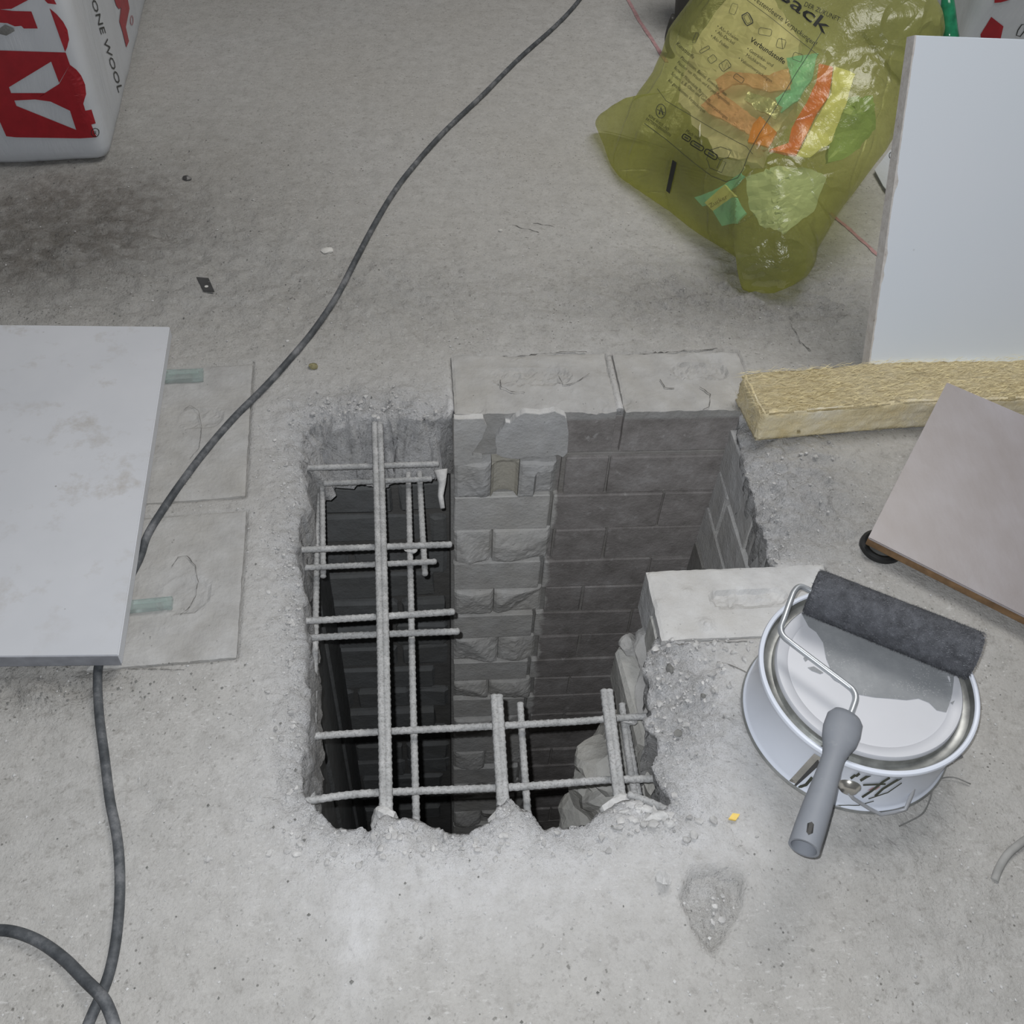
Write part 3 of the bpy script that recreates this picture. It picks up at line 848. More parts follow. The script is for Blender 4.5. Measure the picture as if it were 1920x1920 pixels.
top_brick('brick', 0.402, 1.1555, 0.1045, 0.0705, 0.3, 0.0025, 0.086, M['brick_flush'], wall_back, (0.03, 0.02, 0.045, 0.020, 0.0045, 0.006), 5, [(0.06, 0.05, 0.016, -0.006), (0.02, 0.055, 0.01, 0.004), (-0.1, -0.05, 0.01, -0.006), (0.085, -0.02, 0.02, -0.005), (0.1, -0.066, 0.03, -0.008)], 0.0025)

def face_brick(x0, x1, z0, z1, yf, depth, mat, parent, fn, res=0.0045, seed=0):
    """broken brick: front face is a fractured relief"""
    nx = max(6, int((x1 - x0) / res)); nz = max(5, int((z1 - z0) / res))
    xs_ = np.linspace(x0, x1, nx + 1); zs_ = np.linspace(z0, z1, nz + 1)
    X, Zz = np.meshgrid(xs_, zs_)
    ex = np.minimum(np.minimum(X - x0, x1 - X), np.minimum(Zz - z0, z1 - Zz))
    Yy = yf + fn((X - x0) / (x1 - x0), (Zz - z0) / (z1 - z0)) + 0.005 * np.exp(-ex / 0.003)
    V = np.stack([X.ravel(), Yy.ravel(), Zz.ravel()], axis=1).tolist()
    Fc = []
    n1 = nx + 1
    for j in range(nz):
        for i in range(nx):
            Fc.append((j * n1 + i, j * n1 + i + 1, (j + 1) * n1 + i + 1, (j + 1) * n1 + i))
    loop = [i for i in range(n1)] + [j * n1 + nx for j in range(1, nz + 1)] + [nz * n1 + i for i in range(nx - 1, -1, -1)] + [j * n1 for j in range(nz - 1, 0, -1)]
    b0 = len(V)
    for k in loop: V.append((V[k][0], yf + depth, V[k][2]))
    for k in range(len(loop)):
        k2 = (k + 1) % len(loop)
        Fc.append((loop[k2], loop[k], b0 + k, b0 + k2))
    Fc.append(tuple(reversed(range(b0, b0 + len(loop)))))
    return mkobj('brick', V, Fc, mat, parent)
def facets(seed, amp, fx=3.0, fz=2.0):
    """sharp broken planes"""
    rr = np.random.default_rng(seed)
    pl = [(rr.uniform(-1, 1), rr.uniform(-1, 1), rr.uniform(0, 1), rr.uniform(0, 1)) for _ in range(7)]
    def fn(u, v):
        h = None
        for a, b, u0, v0 in pl:
            q = a * (u - u0) * fx + b * (v - v0) * fz
            h = q if h is None else np.maximum(h, q - 0.5)
        return amp * np.clip(h, -1, 1.2) + 0.0018 * fbm(u * 14, v * 9, seed, 4)
    return fn
def hole_fn(seed, u0, w, dep, base):
    fb = facets(seed, base)
    def fn(u, v):
        k = np.clip(1 - ((u - u0) / w) ** 2, 0, 1)
        m = smooth01(0.0, 0.08, k) * smooth01(1.02, 0.86, v)
        return fb(u, v) * (1 - m) + m * (0.006 + dep * np.sqrt(k))
    return fn
YF = 1.083
j = 0
for ci in range(len(ZC) - 1):
    z1, z0 = ZC[ci], ZC[ci + 1]
    zt, zb = z1 - 0.0015, z0 + 0.003
    xr = 0.205 - 0.012 * min(ci, 6) / 6 + 0.006 * ((ci % 2) * 2 - 1)
    if ci == 0:
        continue
    if ci % 2 == 1:
        if ci == 1:
            face_brick(0.036, 0.094, zb, zt, YF - 0.015, 0.10, M['brick_white'], wall_back, facets(3, 0.006), seed=1)
            face_brick(0.095, 0.139, zb, zt, YF - 0.012, 0.10, M['warm_stone'], wall_back, hole_fn(5, 0.5, 0.48, 0.014, 0.003), seed=2)
            face_brick(0.140, 0.198, zb, zt, YF - 0.015, 0.10, M['brick_white'], wall_back, lambda u, v: facets(6, 0.004)(u, v) + 0.012 * smooth01(0.45, 0.5, u) * smooth01(0.75, 0.68, v), seed=3)
        else:
            cuts = [0.036, 0.036 + (xr - 0.036) * random.uniform(0.38, 0.62), xr]
            for a, b in zip(cuts[:-1], cuts[1:]):
                face_brick(a, b - 0.002, zb, zt, YF - 0.006 + random.uniform(-0.003, 0.003), 0.10, M['brick'], wall_back, facets(20 + ci * 3 + int(a * 100), 0.010), seed=ci)
    else:
        rbox('brick', 0.035, xr, YF, YF + 0.11, zb, zt, M['brick'], wall_back, 0.0018, 0.0009, 0.0, ci)
    # sooty flue bricks
    off = 0.085 if ci % 2 else 0.20
    cuts = [xr + 0.006]
    xx = xr + off + random.uniform(-0.02, 0.02)
    while xx < 0.44:
        cuts.append(xx); xx += 0.24
    cuts.append(0.505)
    for a, b in zip(cuts[:-1], cuts[1:]):
        rbox('brick', a, b - 0.003, YF + random.uniform(-0.0015, 0.0025), YF + 0.11, zb, zt, M['brick'], wall_back, 0.002, 0.0010, random.uniform(-0.5, 0.5), ci + 50)
# crumbled plaster skin over the first course (broken flakes on the pillar head)
def wall_flake(pxp, Y, th, mat, parent):
    P = [PY(x, y, Y) for x, y in pxp]; Q = []
    for a, b in zip(P, P[1:] + P[:1]):
        for k in range(5):
            p = a.lerp(b, k / 5); p.x += 0.0012 * f1(p.x * 160, p.z * 160, 91, 2); p.z += 0.0012 * f1(p.x * 160, p.z * 160, 95, 2); Q.append(p)
    return prism('plaster_flake', Q, th, mat, parent, 0.0006, down=(0, 1, 0))
wall_flake([(851, 786), (906, 785), (913, 802), (904, 822), (894, 838), (884, 852), (888, 856), (905, 858), (900, 872), (852, 874)], YF - 0.008, 0.012, M['brick_white'], wall_back)
wall_flake([(948, 792), (985, 797), (1030, 792), (1062, 784), (1066, 812), (1064, 850), (1056, 858), (1046, 853), (1020, 860), (1000, 856), (970, 862), (944, 858), (931, 852), (929, 822), (941, 806)], YF - 0.009, 0.013, M['brick_white'], wall_back)
wall_flake([(968, 782), (985, 774), (1012, 777), (1040, 772), (1060, 780), (1062, 788), (1030, 796), (1005, 803), (980, 798), (955, 797)], YF - 0.011, 0.012, M['brick_white'], wall_back)

mb_ = rbox('mortar', 0.208, 0.506, YF + 0.0042, YF + 0.05, ZC[-1], -0.088, M['joint'], wall_back, 0.001, 0)
# flue right wall
wall_right = rbox('wall_right', 0.484, 0.60, 0.70, 1.30, -2.6, -0.10, M['mortar'], None, 0.001, 0)
tag(wall_right, 'sooty right side wall of the chimney flue', None, None, 'structure')
for ci in range(0, 14):
    z1, z0 = ZC[ci] - 0.03, ZC[ci + 1] - 0.03
    yy = 0.77 + (0.0 if ci % 2 else -0.11)
    while yy < 1.075:
        y1 = min(yy + 0.235, 1.078)
        if y1 - max(yy, 0.762) > 0.03:
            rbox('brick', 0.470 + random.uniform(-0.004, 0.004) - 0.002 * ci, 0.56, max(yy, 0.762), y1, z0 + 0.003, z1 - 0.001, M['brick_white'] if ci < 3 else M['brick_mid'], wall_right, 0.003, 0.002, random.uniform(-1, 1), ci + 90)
        yy += 0.245

# near masonry: brick at floor level beside the pail and the broken courses under it
wall_near = rbox('wall_near', 0.295, 0.56, 0.42, 0.755, -2.6, -0.105, M['mortar'], None, 0.001, 0)
tag(wall_near, 'broken masonry on the near right side of the shaft', None, None, 'structure')
top_brick('brick', 0.397, 0.7185, 0.1205, 0.0545, 1.0, 0.0035, 0.078, M['brick_white'], wall_near, (0.005, 0.004, 0.049, 0.0135, 0.006, 0.0045), 8,
          [(-0.075, 0.018, 0.007, 0.004), (-0.06, -0.035, 0.009, 0.005), (-0.113, 0.0, 0.006, 0.003)])
top_brick('brick', 0.330, 0.668, 0.055, 0.045, 1.0, -0.012, 0.08, M['broken'], wall_near, None, 9, None, 0.004)
# mortar bed bulging out under the floor-level brick
def rock(name, c, size, mat, parent, seed, sub=3, amp=0.25, flat=None):
    bm = bmesh.new()
    bmesh.ops.create_icosphere(bm, subdivisions=sub, radius=1.0)
    rr = random.Random(seed)
    pls = []
    for _ in range(9):
        d = Vector((rr.uniform(-1, 1), rr.uniform(-1, 1), rr.uniform(-1, 1))).normalized(); pls.append((d, rr.uniform(0.55, 0.85)))
    for v in bm.verts:
        p = v.co.copy()
        for d, k in pls:
            q = p.dot(d)
            if q > k: p -= d * (q - k)
        p *= 1 + amp * 0.4 * f1(p.x * 3 + seed, p.y * 3 + p.z * 2, seed, 3)
        v.co = Vector((p.x * size[0], p.y * size[1], p.z * size[2])) + Vector(c)
    if flat is not None:
        for v in bm.verts: v.co.z = max(v.co.z, flat)
    return bm_obj(name, bm, mat, parent)
rock('mortar_lump', (0.282, 0.705, -0.082), (0.022, 0.035, 0.022), M['brick_top'], wall_near, 3)
rock('mortar_lump', (0.262, 0.725, -0.098), (0.016, 0.018, 0.014), M['brick_top'], wall_near, 5)
rbox('brick', 0.246, 0.360, 0.585, 0.735, -0.185, -0.108, M['broken'], wall_near, 0.007, 0.003, 4, 3)
rock('mortar_lump', (0.275, 0.640, -0.106), (0.022, 0.06, 0.012), M['brick_top'], wall_near, 8)
rbox('brick', 0.262, 0.360, 0.435, 0.575, -0.195, -0.110, M['broken'], wall_near, 0.010, 0.004, 3, 4)
rock('brick_fragment', (0.268, 0.555, -0.13), (0.018, 0.045, 0.035), M['broken'], wall_near, 13)
rock('brick_fragment', (0.285, 0.482, -0.125), (0.024, 0.05, 0.05), M['broken'], wall_near, 14)
for k, (px, py, z, sx, sy, sz) in enumerate([(1135, 1432, -0.27, 0.045, 0.05, 0.035), (1150, 1405, -0.29, 0.04, 0.06, 0.05), (1150, 1462, -0.30, 0.06, 0.05, 0.03), (1118, 1490, -0.33, 0.045, 0.05, 0.035), (1150, 1500, -0.32, 0.05, 0.05, 0.05), (1100, 1530, -0.40, 0.045, 0.05, 0.055), (1140, 1540, -0.40, 0.06, 0.06, 0.05), (1200, 1400, -0.25, 0.05, 0.07, 0.05), (1210, 1470, -0.28, 0.05, 0.07, 0.05), (1240, 1480, -0.2, 0.05, 0.07, 0.05)]):
    p = PZ(px, py, z)
    rock('brick_fragment', p, (sx, sy, sz), M['broken'], wall_near, 30 + k, 3, 0.3)
for ci in range(4, 14):
    z1, z0 = -0.13 - 0.083 * ci, -0.13 - 0.083 * (ci + 1)
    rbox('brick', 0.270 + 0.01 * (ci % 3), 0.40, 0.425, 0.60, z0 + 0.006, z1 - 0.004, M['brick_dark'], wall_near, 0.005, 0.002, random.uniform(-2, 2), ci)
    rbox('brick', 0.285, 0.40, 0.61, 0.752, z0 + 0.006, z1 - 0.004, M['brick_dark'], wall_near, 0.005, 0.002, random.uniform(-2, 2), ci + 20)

# shaft wall behind the reinforcement
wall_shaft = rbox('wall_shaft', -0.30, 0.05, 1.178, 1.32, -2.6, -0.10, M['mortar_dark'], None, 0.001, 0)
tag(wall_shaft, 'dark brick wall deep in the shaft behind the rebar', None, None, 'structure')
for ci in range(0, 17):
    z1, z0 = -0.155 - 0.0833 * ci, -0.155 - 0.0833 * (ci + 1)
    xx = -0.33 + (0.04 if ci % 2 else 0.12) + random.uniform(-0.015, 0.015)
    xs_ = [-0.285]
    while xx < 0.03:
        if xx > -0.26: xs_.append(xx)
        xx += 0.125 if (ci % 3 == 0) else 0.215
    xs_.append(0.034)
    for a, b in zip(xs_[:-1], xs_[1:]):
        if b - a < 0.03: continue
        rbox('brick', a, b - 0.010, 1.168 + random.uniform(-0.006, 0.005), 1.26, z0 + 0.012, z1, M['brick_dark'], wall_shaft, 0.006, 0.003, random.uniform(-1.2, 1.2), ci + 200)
wall_left = rbox('wall_left', -0.45, -0.205, 0.30, 1.25, -2.6, -0.135, M['mortar_dark'], None, 0.001, 0)
tag(wall_left, 'dark streaked left side of the shaft', None, None, 'structure')
for k in range(7):      # boards left from the formwork
    y0 = 0.60 + k * 0.082
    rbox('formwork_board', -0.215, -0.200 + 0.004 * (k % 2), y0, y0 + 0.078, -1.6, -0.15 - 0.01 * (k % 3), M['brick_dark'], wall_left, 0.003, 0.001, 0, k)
wall_front = rbox('wall_front', -0.30, 0.45, 0.25, 0.40, -2.6, -0.14, M['mortar_dark'], None, 0.001, 0)
tag(wall_front, 'near side of the shaft under the floor', None, None, 'structure')
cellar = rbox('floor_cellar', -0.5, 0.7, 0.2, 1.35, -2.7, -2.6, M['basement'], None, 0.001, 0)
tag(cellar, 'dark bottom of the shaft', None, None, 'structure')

# ------------------------------------------------------------------ reinforcement
def rib(s, a):
    q = math.sin((s / 0.0042) * math.pi + math.sin(a) * 1.2)
    return 0.00065 * max(0.0, q) - 0.0001
def bar(parent, pts, r, ends=True):
    path = []
    dense = catmull(pts, 6) if len(pts) > 2 else [Vector(pts[0]), Vector(pts[1])]
    for a, b in zip(dense[:-1], dense[1:]):
        n = max(1, int((b - a).length / 0.0016))
        for k in range(n): path.append(a.lerp(b, k / n))
    path.append(dense[-1])
    n = len(path)
    rad = [r] * n
    rad[0] = r * 0.55; rad[-1] = r * 0.55
    return tube('rebar', path, rad, M['rebar'], parent, 8, rib=rib)
def zpts(pl): return [PZ(x, y, z) for x, y, z in pl]
up = empty('reinforcement_mesh', (0, 0.75, -0.03))
tag(up, 'upper layer of dusty rebar with doubled thick bars spanning the opening', 'rebar mesh')
RB_ = 0.0045
def twin(parent, pl, w, r):
    for s in (-0.5, 0.5):
        bar(parent, [PZ(x + s * w, y, z) for x, y, z in pl], r)
twin(up, [(707, 792, -0.012), (712, 950, -0.026), (717, 1150, -0.028), (721, 1350, -0.028), (725, 1590, -0.022)], 10.5, RB_)
twin(up, [(931, 1302, -0.020), (938, 1420, -0.026), (948, 1590, -0.026)], 9.5, RB_)
twin(up, [(1137, 1292, -0.012), (1150, 1400, -0.022), (1172, 1570, -0.03)], 10.0, RB_)
for pl in ([(530, 879, -0.040), (823, 870, -0.040)], [(515, 1033, -0.042), (700, 1026, -0.042), (848, 1021, -0.040)], [(520, 1168, -0.038), (700, 1157, -0.040), (853, 1147, -0.038)],
           [(530, 1510, -0.038), (650, 1491, -0.042), (760, 1484, -0.042), (960, 1476, -0.040), (1090, 1466, -0.040), (1150, 1462, -0.040), (1285, 1459, -0.040)],
           [(1176, 1489, -0.012), (1222, 1506, -0.010), (1272, 1530, -0.008)]):
    bar(up, zpts(pl), RB_ * 0.98)
low = empty('reinforcement_mesh', (0, 0.75, -0.09))
tag(low, 'lower layer of thin single rebar with cut ends below the doubled bars', 'rebar mesh')
for pl in ([(606, 907, -0.072), (810, 898, -0.072)], [(525, 1067, -0.076), (819, 1053, -0.076)], [(525, 1199, -0.068), (700, 1190, -0.070), (862, 1184, -0.070)],
           [(525, 1385, -0.062), (700, 1373, -0.064), (900, 1363, -0.064), (1080, 1353, -0.064), (1150, 1347, -0.060), (1270, 1340, -0.05)],
           [(600, 925, -0.092), (594, 1060, -0.095), (590, 1250, -0.095), (586, 1400, -0.095), (584, 1520, -0.09)],
           [(604, 900, -0.084), (606, 1083, -0.086)],
           [(765, 880, -0.086), (770, 1100, -0.084), (774, 1300, -0.084), (782, 1590, -0.07)],
           [(786, 880, -0.084), (791, 980, -0.086), (797, 1079, -0.086)],
           [(975, 1317, -0.080), (981, 1410, -0.078), (994, 1590, -0.060)],
           [(1166, 1318, -0.070), (1176, 1400, -0.074), (1190, 1492, -0.070)], [(1172, 1345, -0.073), (1183, 1410, -0.076), (1198, 1492, -0.072)]):
    bar(low, zpts(pl), RB_ * (0.98 if len(pl) > 2 else 0.9))
# concrete still clinging to the bars
cl = tube('clinging_concrete', [PZ(826, 880, -0.07), PZ(829, 905, -0.085), PZ(826, 930, -0.095), PZ(830, 953, -0.10)], [0.011, 0.006, 0.0045, 0.0035], M['dust'], low, 9)
rock('clinging_concrete', PZ(770, 1030, -0.080), (0.010, 0.008, 0.005), M['dust'], low, 71, 3)
rock('clinging_concrete', PZ(1180, 1350, -0.066), (0.011, 0.008, 0.006), M['dust'], low, 72, 3)
rock('clinging_concrete', PZ(724, 1540, -0.026), (0.020, 0.018, 0.016), M['dust'], up, 73, 3)
rock('clinging_concrete', PZ(950, 1535, -0.03), (0.022, 0.016, 0.016), M['dust'], up, 74, 3)
rock('clinging_concrete', PZ(1165, 1515, -0.03), (0.026, 0.016, 0.016), M['dust'], up, 75, 3)
for k, (px, py) in enumerate([(1185, 1512), (1200, 1520), (1215, 1518), (1240, 1530), (1255, 1545), (1225, 1535), (1170, 1525)]):
    rock('clinging_concrete', PZ(px, py, 0.0), (0.007 + 0.004 * random.random(), 0.006, 0.006), M['dust'], up, 80 + k, 2)

# ------------------------------------------------------------------ cables
def cable(name, pl, r, mat, label, cat='cable'):
    pts = []
    for q in pl:
        x, y = q[0], q[1]; z = q[2] if len(q) > 2 else r * 0.95
        p = PZ(x, y, z)
        p.z = z + max(0, floor_z(p.x, p.y)) * 0.7
        pts.append(p)
    o = tube(name, catmull(pts, 10), r, mat, None, 12)
    return tag(o, label, cat)
cable('electric_cable', [(1130, -60), (1083, 4), (1040, 50), (975, 108), (905, 178), (830, 250), (770, 318), (735, 366), (700, 425), (668, 488), (632, 556), (590, 618), (552, 664), (500, 722), (440, 782), (388, 842), (340, 905), (300, 964), (276, 1005), (262, 1046),
                         (235, 1100), (205, 1170), (188, 1235), (183, 1270), (186, 1340), (196, 1420), (206, 1500), (218, 1560), (224, 1620), (224, 1690), (218, 1760), (206, 1820), (190, 1865, 0.006), (172, 1905), (150, 1960)],
      0.0052, M['cable'], 'long dark grey rubber cable running past the opening and under the white board')
cable('electric_cable', [(-60, 1748), (-10, 1744), (30, 1748), (75, 1766), (120, 1798), (160, 1838, 0.009), (190, 1868, 0.0155), (205, 1895, 0.010), (216, 1930), (225, 1980)],
      0.0056, M['cable'], 'grey cable curving through the bottom left corner over another cable')
cable('electric_cable', [(1864, 1652, 0.000), (1872, 1630, 0.001), (1886, 1606, 0.003), (1905, 1588, 0.004), (1935, 1566, 0.004)], 0.0042, M['cable_pale'], 'short dusty pale cable coming out of the floor by the right edge')
tube('string', catmull([PZ(x, y, 0.0025) for x, y in [(1686, 1549), (1705, 1540), (1730, 1525), (1743, 1500), (1750, 1475), (1765, 1460), (1790, 1458), (1820, 1470)]], 8), 0.0008, M['grey_stone'], None, 6)
tag(bpy.data.objects['string'], 'thin brown thread lying on the floor beside the paint pail', 'thread')

# ------------------------------------------------------------------ white board lying on the left
zt = 0.030
bd = empty('shelf_board', PZ(120, 920, 0.0))
tag(bd, 'dirty white laminated board lying flat at the left edge on glass strips', 'board')
TR, BRc = PZ(318, 612, zt), PZ(222, 1229, zt)
dirx = (TR - PZ(0, 608, zt)).normalized()
dirx2 = Vector((0.998, -0.03, 0)).normalized()
TL = TR - dirx2 * 0.62; BL = BRc - dirx2 * 0.62
prism('panel_body', [TL, BL, BRc, TR], 0.0185, M['board'], bd, 0.0012)
du = (BRc - BL).normalized()
ft = (BRc - TR).normalized()
prism('edge_band', [BL + ft * 0.0012, BL + ft * 0.0002, BRc - du * 0.001 + ft * 0.0002, BRc - du * 0.001 + ft * 0.0012], 0.0182, M['board_edge'], bd, 0, down=(0, 0, -1))
for (a, b, c_, lab) in (((296, 693), (381, 690), (380, 709), 'narrow green glass strip under the far end of the white board'),
                        ((228, 1126), (323, 1117), (321, 1136), 'narrow green glass strip under the near end of the white board')):
    p0, p1, p2 = PZ(*a, 0.0095), PZ(*b, 0.0095), PZ(*c_, 0.0095)
    g = empty('glass_strip', PZ(*b, 0.0)); tag(g, lab, 'glass strip', 'glass strips under the board')
    ext = (p0 - p1) * 0.8
    prism('strip', [p0 + ext, p1, p2, p2 + (p0 - p1) + ext], 0.008, M['glass'], g, 0.0006)
    m0 = p1.lerp(p2, 0.5)
    prism('bright_edge', [p1 + (p0 - p1) * 0.75 + (p2 - p1) * 0.2 + Vector((0, 0, 0.0005)), p1 + (p0 - p1) * 0.1 + (p2 - p1) * 0.2 + Vector((0, 0, 0.0005)), p1 + (p0 - p1) * 0.1 + (p2 - p1) * 0.55 + Vector((0, 0, 0.0005)), p1 + (p0 - p1) * 0.75 + (p2 - p1) * 0.55 + Vector((0, 0, 0.0005))], 0.0004, M['glass'], g, 0)

# ------------------------------------------------------------------ stone wool pack, top left
def soft_box(name, x0, x1, y0, y1, z0, z1, rad, mat, parent, amp, seed, n=46):
    bm = bmesh.new()
    bmesh.ops.create_cube(bm, size=2.0)
    bmesh.ops.subdivide_edges(bm, edges=list(bm.edges), cuts=n, use_grid_fill=True)
    hx, hy, hz = (x1 - x0) / 2, (y1 - y0) / 2, (z1 - z0) / 2
    c = Vector(((x0 + x1) / 2, (y0 + y1) / 2, (z0 + z1) / 2))
    for v in bm.verts:
        p = Vector((v.co.x * hx, v.co.y * hy, v.co.z * hz))
        q = Vector((max(-hx + rad, min(hx - rad, p.x)), max(-hy + rad, min(hy - rad, p.y)), max(-hz + rad, min(hz - rad, p.z))))
        d = p - q
        if d.length > 1e-6: p = q + d.normalized() * rad
        nrm = d.normalized() if d.length > 1e-6 else p.normalized()
        a = f1((p.x + p.y) * 9, p.z * 5 + (p.x - p.y) * 4, seed, 4)
        low = max(0, 1 - (p.z + hz) / 0.12) * 0.15
        p += nrm * (amp * a * (0.5 + low))
        v.co = p + c
        v.co.z = max(v.co.z, z0)
    return bm_obj(name, bm, mat, parent, True)
pk = empty('stone_wool_pack', (-0.9, 1.9, 0.0))
tag(pk, 'white plastic wrapped stone wool pack with red logo standing top left', 'insulation pack')
pkb = soft_box('wrapping', -1.25, -0.617, 1.838, 2.90, 0.0, 0.68, 0.028, M['wrap'], pk, 0.006, 5)
rotm = Matrix.Translation((-0.617, 1.838, 0)) @ Matrix.Rotation(math.radians(5.0), 4, 'Z') @ Matrix.Translation((0.617, -1.838, 0))
pkb.data.transform(rotm)
PKB = bvh_of(pkb)
red = [
    [(-30, -30), (-30, 16), (0, 17), (22, 16), (52, 0), (70, -30)],
    [(-30, 16), (0, 17), (24, 20), (59, 21), (71, 53), (45, 53), (40, 48), (28, 49), (14, 43), (0, 42), (-30, 44)],
    [(86, -30), (84, 0), (90, 6), (106, 8), (101, -2), (95, -30)],
    [(93, 15), (106, 26), (118, 40), (126, 56), (129, 74), (126, 88), (122, 97)],
    # big letter block with two white cut-outs, built from pieces
    [(-30, 93), (0, 94), (123, 98), (131, 121), (111, 155), (96, 115), (17, 163), (-30, 163)],
    [(131, 121), (143, 130), (152, 142), (159, 158), (161, 176), (156, 194), (160, 207), (131, 207), (95, 190), (66, 186), (84, 174), (111, 157)],
    [(-30, 163), (17, 163), (21, 174), (84, 174), (88, 187), (66, 186), (27, 188), (31, 198), (-10, 200), (-30, 200)],
    [(-30, 199), (31, 198), (143, 243), (131, 206), (160, 207), (171, 205), (179, 231), (171, 233), (181, 257), (150, 259), (30, 257), (12, 255), (0, 228), (-30, 200)],
    # side face
    [(211, -10), (217, 10), (222, 17), (226, 14), (231, 0), (233, -12)],
    [(232, -10), (226, 14), (223, 40), (229, 60), (236, 89), (241, 77), (235, 51), (242, 16), (239, 0), (236, -12)],
]
for q in red: decal_poly('red_logo', q, PKB, 0.0012, M['red_ink'], pk)
text('lettering', 'STONE WOOL', (159.5, -34), (221.5, 174), 9.5, PKB, 0.0012, M['ink'], pk)
V_, T_ = [], []
stroke('registered_mark', [(178 + 7 * math.cos(t), 248 + 8 * math.sin(t)) for t in [k * math.pi / 6 for k in range(12)]], 1.4, PKB, 0.0016, M['ink'], pk, True)
text('registered_mark', 'R', (175, 252), (181, 252), 7, PKB, 0.0016, M['ink'], pk)
stroke('registered_mark', [(246 + 2.5 * math.cos(t), 38 + 9 * math.sin(t)) for t in [k * math.pi / 6 for k in range(12)]], 1.0, PKB, 0.0016, M['red_ink'], pk, True)
tear = decal_poly('torn_film', [(0, 52), (10, 45), (26, 52), (28, 57), (20, 62), (12, 66), (0, 63)], PKB, 0.0022, M['grey_stone'], pk)

# ------------------------------------------------------------------ pillow-shaped sacks
def pillow(name, outline, o, n, thick, mat, parent, seed, rings=44, per=200, wr=0.008, zmin=0.004, power=2.4, center=None, backk=1.0):
    """stuffed sack: outline lies on a tilted plane, both sides bulge"""
    n = Vector(n).normalized()
    P = [plane_hit(x, y, Vector(o), n) for x, y in outline]
    # resample closed outline
    seg = [(P[(i + 1) % len(P)] - P[i]).length for i in range(len(P))]
    tot = sum(seg); pts = []
    i = 0; acc = 0.0
    for k in range(per):
        t = tot * k / per
        while acc + seg[i] < t: acc += seg[i]; i += 1
        pts.append(P[i].lerp(P[(i + 1) % len(P)], (t - acc) / seg[i]))
    c = plane_hit(*center, Vector(o), n) if center else sum(pts, Vector()) / per
    e1 = (pts[0] - c).normalized(); e2 = n.cross(e1)
    V, Fc = [], []
    for side in (1, -1):
        V.append(c + n * thick * side * (1 if side > 0 else backk))
        for r in range(1, rings + 1):
            s = math.sin(r / rings * math.pi / 2)
            for k in range(per):
                if side < 0 and r == rings: continue
                p = c.lerp(pts[k], s)
                q = p - c
                a, b = q.dot(e1), q.dot(e2)
                h = thick * max(0.0, 1 - s ** power) ** 0.55 * (1 if side > 0 else backk)
                ang = math.atan2(b, a)
                w = wr * (f1(a * 9 + side, b * 9, seed, 3) + 0.9 * s * s * f1(ang * 3.0 + 2, s * 2.2, seed + 9, 2) - 0.5 * abs(f1(a * 6 - b * 5, b * 7, seed + 4, 3)))
                V.append(p + n * side * max(0.0006 * side if side > 0 else 0.0006, h + w * min(1, (1 - s) * 8)))
    # indices
    top0 = 0
    def idx(side, r, k):
        k %= per
        if side > 0: return 1 + (r - 1) * per + k
        if r == rings: return 1 + (rings - 1) * per + k
        return 1 + rings * per + 1 + (r - 1) * per + k
    for side in (1, -1):
        cidx = 0 if side > 0 else 1 + rings * per
        for k in range(per):
            f = (cidx, idx(side, 1, k), idx(side, 1, k + 1)); Fc.append(f if side > 0 else f[::-1])
        for r in range(1, rings):
            for k in range(per):
                f = (idx(side, r, k), idx(side, r + 1, k), idx(side, r + 1, k + 1), idx(side, r, k + 1)); Fc.append(f if side > 0 else f[::-1])
    V = [Vector((v.x, v.y, max(v.z, zmin + 0.0006 * abs(f1(v.x * 30, v.y * 30, 3))))) for v in V]
    o_ = mkobj(name, V, Fc, mat, parent, True)
    bm = bmesh.new(); bm.from_mesh(o_.data); bmesh.ops.recalc_face_normals(bm, faces=bm.faces); bm.to_mesh(o_.data); bm.free()
    return o_

A0, B0 = PZ(1120, 242, 0.008), PZ(1420, 548, 0.008)
sd_ = (B0 - A0).normalized()
hh = Vector((-sd_.y, sd_.x, 0)); hh = hh if hh.x > 0 else -hh
al = math.radians(40)
e2_ = hh * math.cos(al) + Vector((0, 0, 1)) * math.sin(al)
bn = sd_.cross(e2_).normalized()
if bn.z < 0: bn = -bn
BAGOUT = [(1120, 242), (1150, 236), (1178, 234), (1196, 204), (1226, 160), (1246, 118), (1258, 80), (1282, 40), (1310, 0), (1350, -70), (1440, -120), (1560, -130), (1670, -90), (1735, -40), (1768, 20), (1772, 50), (1745, 84), (1712, 120), (1698, 176), (1690, 214), (1664, 262), (1628, 310),
          (1590, 356), (1562, 396), (1540, 434), (1524, 462), (1521, 486), (1506, 512), (1478, 530), (1440, 546), (1396, 551), (1392, 520), (1384, 484), (1345, 458), (1300, 432), (1258, 400), (1210, 374), (1166, 350), (1148, 322), (1136, 280)]
bag = empty('rubbish_sack', PZ(1420, 470, 0.0))
tag(bag, 'stuffed translucent yellow recycling sack with printed sorting guide', 'rubbish bag')
film = pillow('film', BAGOUT, A0, bn, 0.12, M['bag'], bag, 4, wr=0.010, center=(1450, 240), backk=0.9)
BAG = bvh_of(film)
